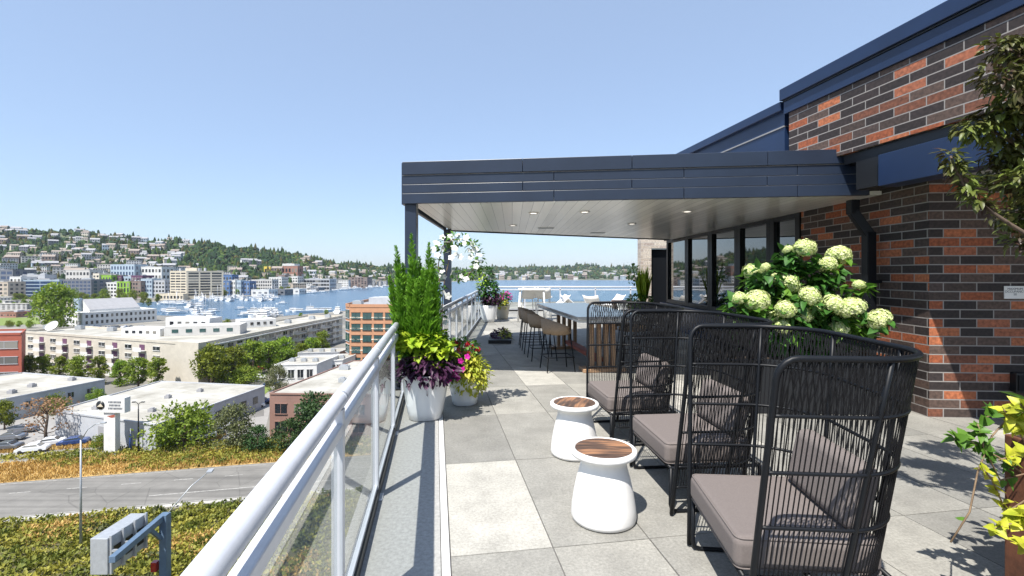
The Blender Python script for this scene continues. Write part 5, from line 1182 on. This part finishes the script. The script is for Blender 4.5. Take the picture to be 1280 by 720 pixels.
wchair(.72, 'white bar chair left of the pair tucked behind the far high table', .56, 16.75, R(-80)); wchair(.72, 'white bar chair right of the pair tucked behind the far high table', 1.1, 16.7, R(-100))
for k, (x, rz, lab) in enumerate([(1.62, 15, 'white shell lounge chair leaning right, nearest the high table'), (2.45, 195, 'white shell lounge chair leaning left, second from the high table'), (3.15, 240, 'white shell lounge chair third from the high table'), (3.75, 20, 'white shell lounge chair farthest right by the far railing')]):
    wchair(.36, lab, x, 18.2 + .2 * (k % 2), R(rz), 1.1, 'white_lounge_chair', 'white lounge chairs by the far railing', .35)
tb = thing('side_bench', 'small terracotta topped bench by the far green planter', 'bench', (3.2, 13.9, 0)); MB().box((0, 0, .8), (.55, .5, .05)).build('top', M['orange'], tb, bevel=.01)
for sx in (-1, 1): MB().box((sx * .23, 0, .39), (.05, .4, .77)).build('leg', M['teak'], tb)

# ================================================================== pots and plants
def pot(name, label, x, y, rt, rb, h, sq=2.6, m_='glaze', grp=None):
    r = thing(name, label, 'plant pot', (x, y, 0), .15, grp); V = []; F = []; n = 48
    prof = [(rb * .9, .0), (rb, .012), (rb + (rt - rb) * .25, h * .22), (rb + (rt - rb) * .7, h * .6), (rt * .985, h * .9), (rt, h * .985), (rt * .985, h), (rt * .93, h), (rt * .9, h * .94), (rt * .86, h * .86)]
    for ra, z in prof:
        for j in range(n):
            a = 2 * math.pi * j / n; c, s = math.cos(a), math.sin(a); q = (abs(c) ** sq + abs(s) ** sq) ** (-1 / sq); V.append((ra * q * c, ra * q * s, z))
    for i in range(len(prof) - 1):
        for j in range(n): F.append((i * n + j, i * n + (j + 1) % n, (i + 1) * n + (j + 1) % n, (i + 1) * n + j))
    b = MB(); b.add(V, F, True); b.add([V[j] for j in range(n)], [tuple(range(n - 1, -1, -1))]); b.build('pot', M[m_], r)
    b = MB(); b.disc(rt * .88, h * .87, 24); b.build('soil', M['soil'], r); return r
P1 = Vector((-.965, 5.36, 0))
pot('flower_pot', 'large glossy white pot at the railing holding the tall ferns', P1.x, P1.y, .255, .185, .50)
P2 = Vector((-.585, 5.92, 0))
pot('flower_pot', 'lower white pot behind the large one, under yellow and magenta flowers', P2.x, P2.y, .20, .15, .34)
P3 = Vector((-.78, 15.9, 0)); P4 = Vector((-.34, 16.9, 0))
pot('flower_pot', 'white pot at the far railing corner holding a tall leafy plant', P3.x, P3.y, .30, .2, .56); pot('flower_pot', 'pale pot right of the far corner pot with pink flowers', P4.x, P4.y, .26, .19, .48, 2, 'stucco')

def plant(name, label, cat, base): return thing(name, label, cat, base)
def cloud(mb, c, rad, n, ls, wd, up=.4, droop=.2, heart=False, shell_=.6, flat=None, simple=False):
    d = rnd_dir(n, up * .5); r = RNG.uniform(shell_, 1, (n, 1)); p = np.array(c) + d * r * np.array(rad)
    D = unit(d * np.array([1, 1, .5]) + RNG.normal(size=(n, 3)) * .45 + np.array([0, 0, -.15])); N_ = np.array([0, 0, 1.0]) + d * .6 + RNG.normal(size=(n, 3)) * .25
    leaves(mb, p, D, N_, RNG.uniform(.7, 1.25, n) * ls, RNG.uniform(.75, 1.2, n) * wd, droop, heart=heart, simple=simple)
# foxtail ferns: upright plumes
f = plant('foxtail_fern', 'tall bright green foxtail ferns rising as plumes from the large white pot', 'plant', (P1.x, P1.y, .45))
sp = []
for (px, py, dy) in [(494.5, 308, .02), (514, 293, -.04), (536, 304, .05), (504, 330, .08), (524, 322, .1), (546, 345, -.05), (487, 345, -.06), (528, 335, -.1), (511, 345, -.14), (542, 325, 0), (497, 350, -.12), (520, 350, -.16), (536, 352, -.14)]: sp.append(dp(px, py, 5.36 + dy) - Vector((P1.x, P1.y, .45)))
for tip in sp:
    b = MB(); b0 = Vector((tip.x * .35, tip.y * .35 , .02)); K = 130
    pts = [b0 + (tip - b0) * t + Vector((tip.x, tip.y, 0)) * (.25 * math.sin(math.pi * t)) * .3 for t in np.linspace(0, 1, 10)]
    b.cur = 1; b.tube(pts, [.007 * (1 - .8 * i / 9) for i in range(10)], 5); b.cur = 0
    tt_ = np.linspace(.12, 1, K); idx = tt_ * 9; P_ = []; D_ = []; Ls = []
    for q, t in zip(idx, tt_):
        i0 = min(8, int(q)); c = pts[i0].lerp(pts[i0 + 1], q - i0); prof = (1 - t) ** .8 * 1.15 + .16
        for m in range(5):
            a = random.uniform(0, 6.283); el = random.uniform(.75, 1.5)
            P_.append(c); D_.append((math.cos(a), math.sin(a), el)); Ls.append(.18 * prof * random.uniform(.7, 1.1))
    leaves(b, np.array(P_), np.array(D_), rnd_dir(len(P_)), np.array(Ls), np.clip(np.array(Ls) * .24, .011, .03), -.1, simple=True)
    b.build('plume', [M['fern'], M['fern']], f)
v = plant('sweet_potato_vine', 'lime green broad leaved vine spilling over the large white pot', 'plant', (P1.x, P1.y, .5))
b = MB(); cloud(b, (-.02, -.05, .30), (.30, .24, .17), 230, .098, .098, .6, .2, True, .6); cloud(b, (-.14, -.02, .36), (.16, .16, .12), 80, .09, .09, .6, .2, True); cloud(b, (.17, -.08, .22), (.16, .16, .12), 80, .09, .09, .6, .2, True); b.build('foliage', M['lime'], v)
b = MB()
for k in range(22): a = random.uniform(0, 6.28); b.tube([(0, 0, -.06), (.12 * math.cos(a), .12 * math.sin(a), .2), (.26 * math.cos(a), .22 * math.sin(a), .28)], .004, 5)
b.build('stems', M['dkgreen'], v)
v = plant('purple_foliage', 'dark purple leaved plant trailing over the rim of the large white pot', 'plant', (P1.x, P1.y, .5))
b = MB(); cloud(b, (.06, -.12, .06), (.30, .22, .18), 330, .10, .045, .2, .3); cloud(b, (-.12, -.16, .04), (.14, .12, .14), 90, .10, .04, .1, .3); cloud(b, (.26, -.08, .10), (.14, .14, .16), 110, .10, .04, .1, .3); b.build('foliage', M['purple'], v)
v = plant('green_filler', 'dark green leaves filling the middle of the large white pot', 'plant', (P1.x, P1.y, .5))
b = MB(); cloud(b, (0, 0, .14), (.24, .22, .2), 260, .09, .05, .5, .2); cloud(b, (-.2, -.02, .0), (.1, .1, .15), 60, .08, .05); b.build('foliage', M['dkgreen'], v)
def flower(r, petals=5, cup=.3):
    b = MB(); a = np.linspace(0, 2 * math.pi, petals, endpoint=False); D = np.stack([np.cos(a), np.sin(a), np.full(petals, cup)], 1)
    leaves(b, np.zeros((petals, 3)), D, np.tile([0, 0, 1.0], (petals, 1)), r, r * .95, .25, .1, heart=False); return b
FM = flower(.034).mesh('flower', [M['magenta']]); RM = flower(.034).mesh('flower', [M['redfl']]); WMs = [flower(.044, 5, .25).mesh('flower', [M['whitefl']]), flower(.038, 5, .5).mesh('flower', [M['whitefl']])]
def bloom(parent, me, p, name='flower', s=1.0):
    o = bpy.data.objects.new(name, me); COL.objects.link(o); o.parent = parent; o.location = p; o.scale = (s, s, s)
    t = Vector((random.gauss(0, .5), -1 + random.gauss(0, .4), .5 + random.gauss(0, .4))); q = t.to_track_quat('Z', 'Y'); o.rotation_mode = 'QUATERNION'; o.rotation_quaternion = q; return o
pt_ = plant('petunia', 'magenta petunias hanging between the large and the lower white pot', 'flowers', (P1.x + .28, P1.y - .05, .5))
b = MB(); cloud(b, (.02, 0, .02), (.12, .12, .14), 90, .05, .03); b.build('foliage', M['midgreen'], pt_)
for (px, py) in [(557, 466), (563, 471), (569, 468), (573, 473), (561, 476), (553, 471), (576, 451), (579, 462), (584, 446), (567, 462)]: bloom(pt_, FM, dp(px, py, 5.36 - .16) - Vector((P1.x + .28, P1.y - .05, .5)), s=1.1)
g = plant('lime_sedge', 'yellow lime foliage mounded over the lower white pot', 'plant', (P2.x, P2.y, .34))
b = MB(); n = 900; d = rnd_dir(n, .9); d[:, 2] = np.abs(d[:, 2]) * .8 + .05; p_ = d * np.array([.16, .16, .26]) * RNG.uniform(.25, 1, (n, 1))
leaves(b, p_, unit(d + np.array([0, 0, -.25])), rnd_dir(n, 1), RNG.uniform(.09, .20, n), RNG.uniform(.012, .026, n), .5)
cloud(b, (.08, -.12, .04), (.25, .17, .25), 620, .06, .028, .2, .35); b.build('foliage', M['limegrass'], g)
g2 = plant('red_flower', 'red and green flowering plant above the lime foliage', 'flowers', (P2.x, P2.y, .6))
b = MB(); cloud(b, (-.02, 0, .06), (.2, .16, .16), 260, .06, .035); b.build('foliage', M['midgreen'], g2)
for k in range(12): bloom(g2, RM, dp(random.uniform(568, 600), random.uniform(428, 442), 5.86) - Vector((P2.x, P2.y, .6)))
# white flowering climber on a hoop
w_ = plant('flowering_climber', 'white flowered climber arching over a hoop behind the ferns', 'plant', (P1.x + .12, P1.y + .1, .5)); wb = Vector((P1.x + .12, P1.y + .1, .5))
path = [dp(x, y, 5.5) - wb for x, y in [(552, 420), (551, 390), (550, 360), (548, 330), (553, 308), (566, 299), (580, 300), (591, 309), (597, 322), (596, 334), (586, 342), (573, 346)]]
b = MB(); b.tube(path, .006, 6); b.tube([path[0], path[2] + Vector((.03, .03, 0)), path[5] + Vector((0, .05, 0))], .005, 6); b.build('stems', M['twig'], w_)
b = MB()
for i, q in enumerate(path): cloud(b, q, (.075, .07, .075), 34, .055, .03, .3, .2)
b.build('foliage', M['midgreen'], w_)
for (px, py) in [(546, 304), (553, 297), (559, 303), (553, 311), (547, 319), (563, 296), (572, 294), (575, 301), (581, 304), (583, 297), (590, 305), (594, 312), (586, 313), (599, 319), (596, 326), (570, 318), (564, 322), (576, 321), (553, 340), (556, 346), (548, 345), (554, 366), (560, 370), (551, 384), (548, 398), (557, 403), (582, 349), (577, 345), (568, 310), (560, 316), (589, 321), (601, 327), (595, 333), (565, 341), (542, 312)]:
    bloom(w_, random.choice(WMs), dp(px, py, 5.42 + random.uniform(-.06, .06)) - wb, s=random.uniform(.8, 1.15))
# far corner plants
c1 = plant('leafy_shrub', 'tall dark leafy plant with purple patches in the far corner pot', 'plant', (P3.x, P3.y, .55)); b = MB(); b.cur = 0
cloud(b, (0, 0, .45), (.33, .3, .42), 420, .13, .08); cloud(b, (0, 0, .95), (.15, .15, .35), 120, .12, .06); cloud(b, (-.05, 0, 1.15), (.06, .06, .28), 30, .12, .03)
b.cur = 1; cloud(b, (.1, -.1, .2), (.3, .25, .22), 260, .11, .07); b.cur = 2; cloud(b, (-.2, -.1, .75), (.16, .16, .3), 60, .15, .05); b.build('foliage', [M['dkgreen'], M['purple'], M['lime']], c1)
c2 = plant('pink_flowers', 'yellow and pink flowering plant in the pale pot by the far corner', 'flowers', (P4.x, P4.y, .48)); b = MB()
cloud(b, (0, 0, .2), (.3, .26, .26), 300, .10, .06); b.cur = 1; cloud(b, (-.02, -.16, .08), (.22, .14, .2), 160, .09, .05); b.cur = 2; cloud(b, (.1, -.06, .3), (.24, .2, .2), 70, .09, .07); b.build('foliage', [M['midgreen'], M['limegrass'], M['magenta']], c2)
# sunken bed in the paving under the canopy
bedp = thing('planting_bed', 'low dark tray of small plants set on the paving under the canopy', 'planter', (-.28, 11.7, 0)); MB().box((0, 0, .04), (.52, 1.5, .08)).build('tray', M['blackm'], bedp)
lp = plant('ground_plants', 'small brown and yellow plants growing in the low tray', 'plant', (-.28, 11.7, .08)); b = MB(); cloud(b, (0, 0, .02), (.22, .65, .12), 200, .10, .05); b.cur = 1; cloud(b, (.12, -.2, .04), (.12, .3, .12), 110, .10, .05); b.build('foliage', [M['purple'], M['limegrass']], lp)
# tall planter by the windows
P5 = Vector((3.72, 13.6, 0)); pot('flower_pot', 'dark pot by the far window with upright green blades', P5.x, P5.y, .32, .26, .75, 2, 'navy')
bl = plant('blade_plant', 'upright bright green bladed plant by the far window', 'plant', (P5.x, P5.y, .7)); b = MB(); n = 110; d = rnd_dir(n, 5.5); leaves(b, d * np.array([.12, .12, 0]), unit(d * np.array([.5, .5, 1])), rnd_dir(n), RNG.uniform(.6, 1.15, n), .07, .06)
b.build('blades', M['lime'], bl); b = MB(); cloud(b, (-.15, -.1, .12), (.36, .3, .22), 220, .11, .07); cloud(b, (-.3, 0, .9), (.16, .12, .3), 60, .12, .05); b.tube([(0, 0, 0), (-.2, 0, .6), (-.32, 0, 1.2)], .012, 6); b.build('foliage', M['midgreen'], bl)

# hydrangea in a long box by the brick wall
hb = thing('planter_box', 'long dark planter box against the wall behind the lounge chairs', 'planter', (3.45, 5.75, 0), R(-3)); MB().box((0, 0, .31), (1.9, .6, .62)).build('box', M['blackm'], hb, bevel=.01); MB().box((0, 0, .60), (1.82, .52, .06)).build('soil', M['soil'], hb)
hy = plant('hydrangea', 'big hydrangea bush with pale lime-white flower heads before the brick wall', 'shrub', (3.45, 5.7, .6)); hyb = Vector((3.45, 5.7, .6))
HMs = []
for s in range(3):
    b = MB(); n = 210; i_ = np.arange(n); ph = np.arccos(1 - 1.75 * (i_ + .5) / n); th = 2.399963 * i_ + s; d = np.stack([np.sin(ph) * np.cos(th), np.sin(ph) * np.sin(th), np.cos(ph)], 1)
    bump = 1 + .10 * np.sin(d[:, 0] * 7 + s) * np.cos(d[:, 1] * 6 + s * 2)
    c = d * np.array([1, 1, .82]) * bump[:, None] * RNG.uniform(.9, 1.07, (n, 1)); t1 = unit(np.cross(d, RNG.normal(size=(n, 3)))); t2 = np.cross(d, t1)
    for tv in (t1, t2, -t1, -t2): leaves(b, c, unit(tv + d * RNG.uniform(.1, .7, (n, 1))), d, .19, .17, .25, simple=True)
    HMs.append(b.mesh('flower_head', [M['hydr']]))
HEADS = [(775, 325, 45), (930, 360, 50), (875, 400, 40), (540, 430, 38), (600, 412, 22), (640, 460, 25), (700, 485, 48), (480, 550, 32), (562, 560, 52), (800, 540, 45), (690, 600, 42), (910, 580, 48), (985, 595, 55), (840, 615, 40), (640, 640, 45), (770, 625, 40), (860, 660, 52), (1020, 490, 25), (1010, 660, 40), (1110, 645, 50), (680, 680, 35), (800, 670, 30), (700, 330, 22), (930, 690, 40), (590, 650, 25)]
st = MB(); lv = MB(); lv2 = MB()
for k, (cx, cy, cr) in enumerate(HEADS):
    Y = 5.25 + .5 * random.random() + (.25 if cy < 450 else 0); p = dp(790 + .2778 * cx, 220 + .2778 * cy, Y) - hyb; r_ = cr * .2778 / FPX * Y * 1.0
    o = bpy.data.objects.new('flower_head', random.choice(HMs)); COL.objects.link(o); o.parent = hy; o.location = p; o.scale = (r_, r_, r_); o.rotation_euler = (random.uniform(.1, .7), random.uniform(-.4, .4), random.uniform(0, 6))
    bs_ = Vector((p.x * .6, 0.1, 0)); md = bs_.lerp(p, .6) + Vector((0, .1, .05)); st.tube([bs_, md, p], .008, 5)
    for t in (.45, .65, .82, .95):
        q = bs_.lerp(md, t / .6) if t < .6 else md.lerp(p, (t - .6) / .4)
        cloud(lv if random.random() < .6 else lv2, (q.x, q.y, q.z - .03), (.13, .12, .09), 16, .125, .09, .5, .25, True)
cloud(lv, (0, .05, .25), (.85, .28, .25), 420, .13, .10, .4, .25, True); cloud(lv, (-.05, .1, .78), (.55, .15, .42), 300, .13, .10, .4, .25, True); cloud(lv2, (.1, -.1, .45), (.75, .2, .2), 150, .12, .09, .4, .25, True)
st.build('stems', M['dkgreen'], hy); lv.build('foliage', M['dkgreen'], hy); lv2.build('young_foliage', M['midgreen'], hy)

# right foreground: rusty steel planter, yellow vine, dark leaved tree
rp_ = thing('steel_planter', 'rust brown weathered steel planter at the right edge', 'planter', (2.90, 1.85, 0)); MB().prism([(-.44, -.9), (.44, -.9), (.44, .55), (-.44, .55)], .01, .80).build('box', M['corten'], rp_, bevel=.006); MB().prism([(-.42, -.88), (.42, -.88), (.42, .53), (-.42, .53)], .8, .803).build('soil', M['soil'], rp_)
vn = plant('yellow_vine', 'bright yellow-lime vine trailing over the rusty planter', 'plant', (2.55, 2.3, .8)); vb = Vector((2.55, 2.3, .8))
b = MB(); lf = MB(); gl = MB()
def vine(pts, Y, nleaf, sz, mm):
    P_ = [dp(x, y, Y + dy) - vb for x, y, dy in pts]; b.tube(P_, .0042, 5)
    for k in range(nleaf):
        t = random.uniform(.15, 1) * (len(P_) - 1); i0 = min(len(P_) - 2, int(t)); q = P_[i0].lerp(P_[i0 + 1], t - i0)
        leaves(mm, [q[:]], rnd_dir(1, .1), np.array([[0, -.6, .8]]) + rnd_dir(1) * .5, sz * random.uniform(.7, 1.25), sz * random.uniform(.6, .95), .25, heart=True)
V_ = vine
V_([(1285, 560, 0), (1262, 520, 0), (1240, 545, 0), (1222, 590, 0), (1212, 640, 0), (1188, 678, 0)], 2.3, 3, .05, gl)
V_([(1290, 600, 0), (1255, 575, 0), (1225, 560, 0), (1205, 545, 0), (1192, 550, 0)], 2.32, 40, .055, gl)
V_([(1290, 590, 0), (1250, 600, 0), (1230, 560, 0), (1222, 530, 0)], 2.3, 34, .05, gl)
V_([(1290, 620, 0), (1258, 640, 0), (1240, 600, 0), (1228, 585, 0)], 2.28, 19, 0.048, lf)
V_([(1290, 540, 0), (1268, 530, 0), (1255, 512, 0)], 2.25, 28, 0.056, lf); V_([(1290, 520, 0), (1275, 505, 0)], 2.2, 25, 0.060, lf); V_([(1290, 655, 0), (1262, 655, 0), (1240, 662, 0)], 2.1, 25, 0.048, lf); V_([(1290, 640, 0), (1275, 645, 0)], 2.1, 16, 0.064, lf)
V_([(1290, 560, 0), (1268, 570, 0), (1248, 575, 0)], 2.2, 14, 0.056, lf); V_([(1290, 690, 0), (1275, 680, 0)], 2.0, 11, 0.056, lf); V_([(1285, 520, 0), (1262, 508, .1), (1232, 522, .1)], 2.35, 10, .07, gl)
cloud(lf, (.42, -.2, .12), (.35, .5, .16), 260, .06, .052, .5, .25, True); cloud(gl, (.3, -.1, .05), (.3, .5, .14), 160, .10, .06)
b.build('stems', M['twig'], vn); lf.build('foliage', M['yellowv'], vn); gl.build('green_foliage', M['midgreen'], vn)
mt = plant('ornamental_tree', 'small dark red and green leaved tree reaching in at the upper right', 'tree', (3.15, 2.0, .8)); mb_ = Vector((3.15, 2.0, .8))
b = MB(); b.tube([(0, 0, -.05), (.03, .06, .6), (-.04, .15, 1.1), (.02, .3, 1.9), (-.05, .4, 2.5)], [.035, .03, .024, .016, .008], 9); b.build('trunk', M['bark'], mt)
b = MB(); lf = MB()
BR_ = [[(1330, 330), (1295, 300), (1262, 280), (1235, 262), (1210, 240), (1196, 215), (1188, 195)], [(1330, 300), (1290, 250), (1262, 230), (1245, 215)], [(1320, 220), (1285, 190), (1255, 172), (1230, 158), (1212, 160)], [(1330, 160), (1290, 130), (1262, 110), (1245, 92)], [(1330, 120), (1290, 85), (1268, 65), (1250, 58)], [(1320, 270), (1282, 265), (1262, 268)], [(1330, 200), (1300, 150), (1275, 140), (1255, 135)], [(1330, 90), (1300, 60), (1280, 50)], [(1330, 240), (1300, 215), (1270, 205), (1250, 190)], [(1340, 300), (1300, 290), (1275, 300)], [(1310, 250), (1290, 225), (1272, 225)], [(1320, 120), (1296, 100), (1270, 88)]]
for k, br in enumerate(BR_):
    Y = 2.55 + .35 * ((k * 37) % 10) / 10; P_ = [dp(x, y, Y + .02 * i) - mb_ for i, (x, y) in enumerate(br)]; z0 = P_[0]
    b.tube([Vector((.0, .2, max(.3, min(2.4, z0.z - .35))))] + P_, [.014] + [.010 * (1 - .8 * i / len(P_)) + .002 for i in range(len(P_))], 6)
    for i in range(1 if k else 4, len(P_)):
        dens = 52 if k else 26
        for s_ in (0, .5):
            q = P_[i].lerp(P_[i - 1], s_); cloud(lf, q[:], (.075, .08, .065) if k else (.035, .035, .035), dens, .062, .024, .3, .35)
    if k == 0:
        for i in range(len(P_)): cloud(lf, P_[i][:], (.03, .03, .03), 8, .06, .022)
for k in range(26): cloud(lf, (random.uniform(.0, .55), random.uniform(-.3, .8), random.uniform(1.0, 2.7)), (.15, .15, .12), 46, .065, .026, .3, .35)
b.build('branches', M['bark'], mt); lf.build('crown', M['maple'], mt)

# ================================================================== the air over the lake
b = MB(); b.box((0, 2100, 70), (9000, 4800, 202)); hzo = b.build('haze', M['ceil']); hzo.data.materials.clear()
hm = bpy.data.materials.new('air'); hm.use_nodes = True; hn = hm.node_tree.nodes; hn.remove(hn['Principled BSDF'])
pvn = hn.new('ShaderNodeVolumePrincipled'); pvn.inputs['Density'].default_value = 0.00005; pvn.inputs['Color'].default_value = (0.80, 0.88, 1.0, 1); pvn.inputs['Anisotropy'].default_value = 0.2
hm.node_tree.links.new(pvn.outputs[0], hn['Material Output'].inputs['Volume']); hzo.data.materials.append(hm); tag(hzo, kind='stuff', label='thin pale summer haze over the lake and hills')
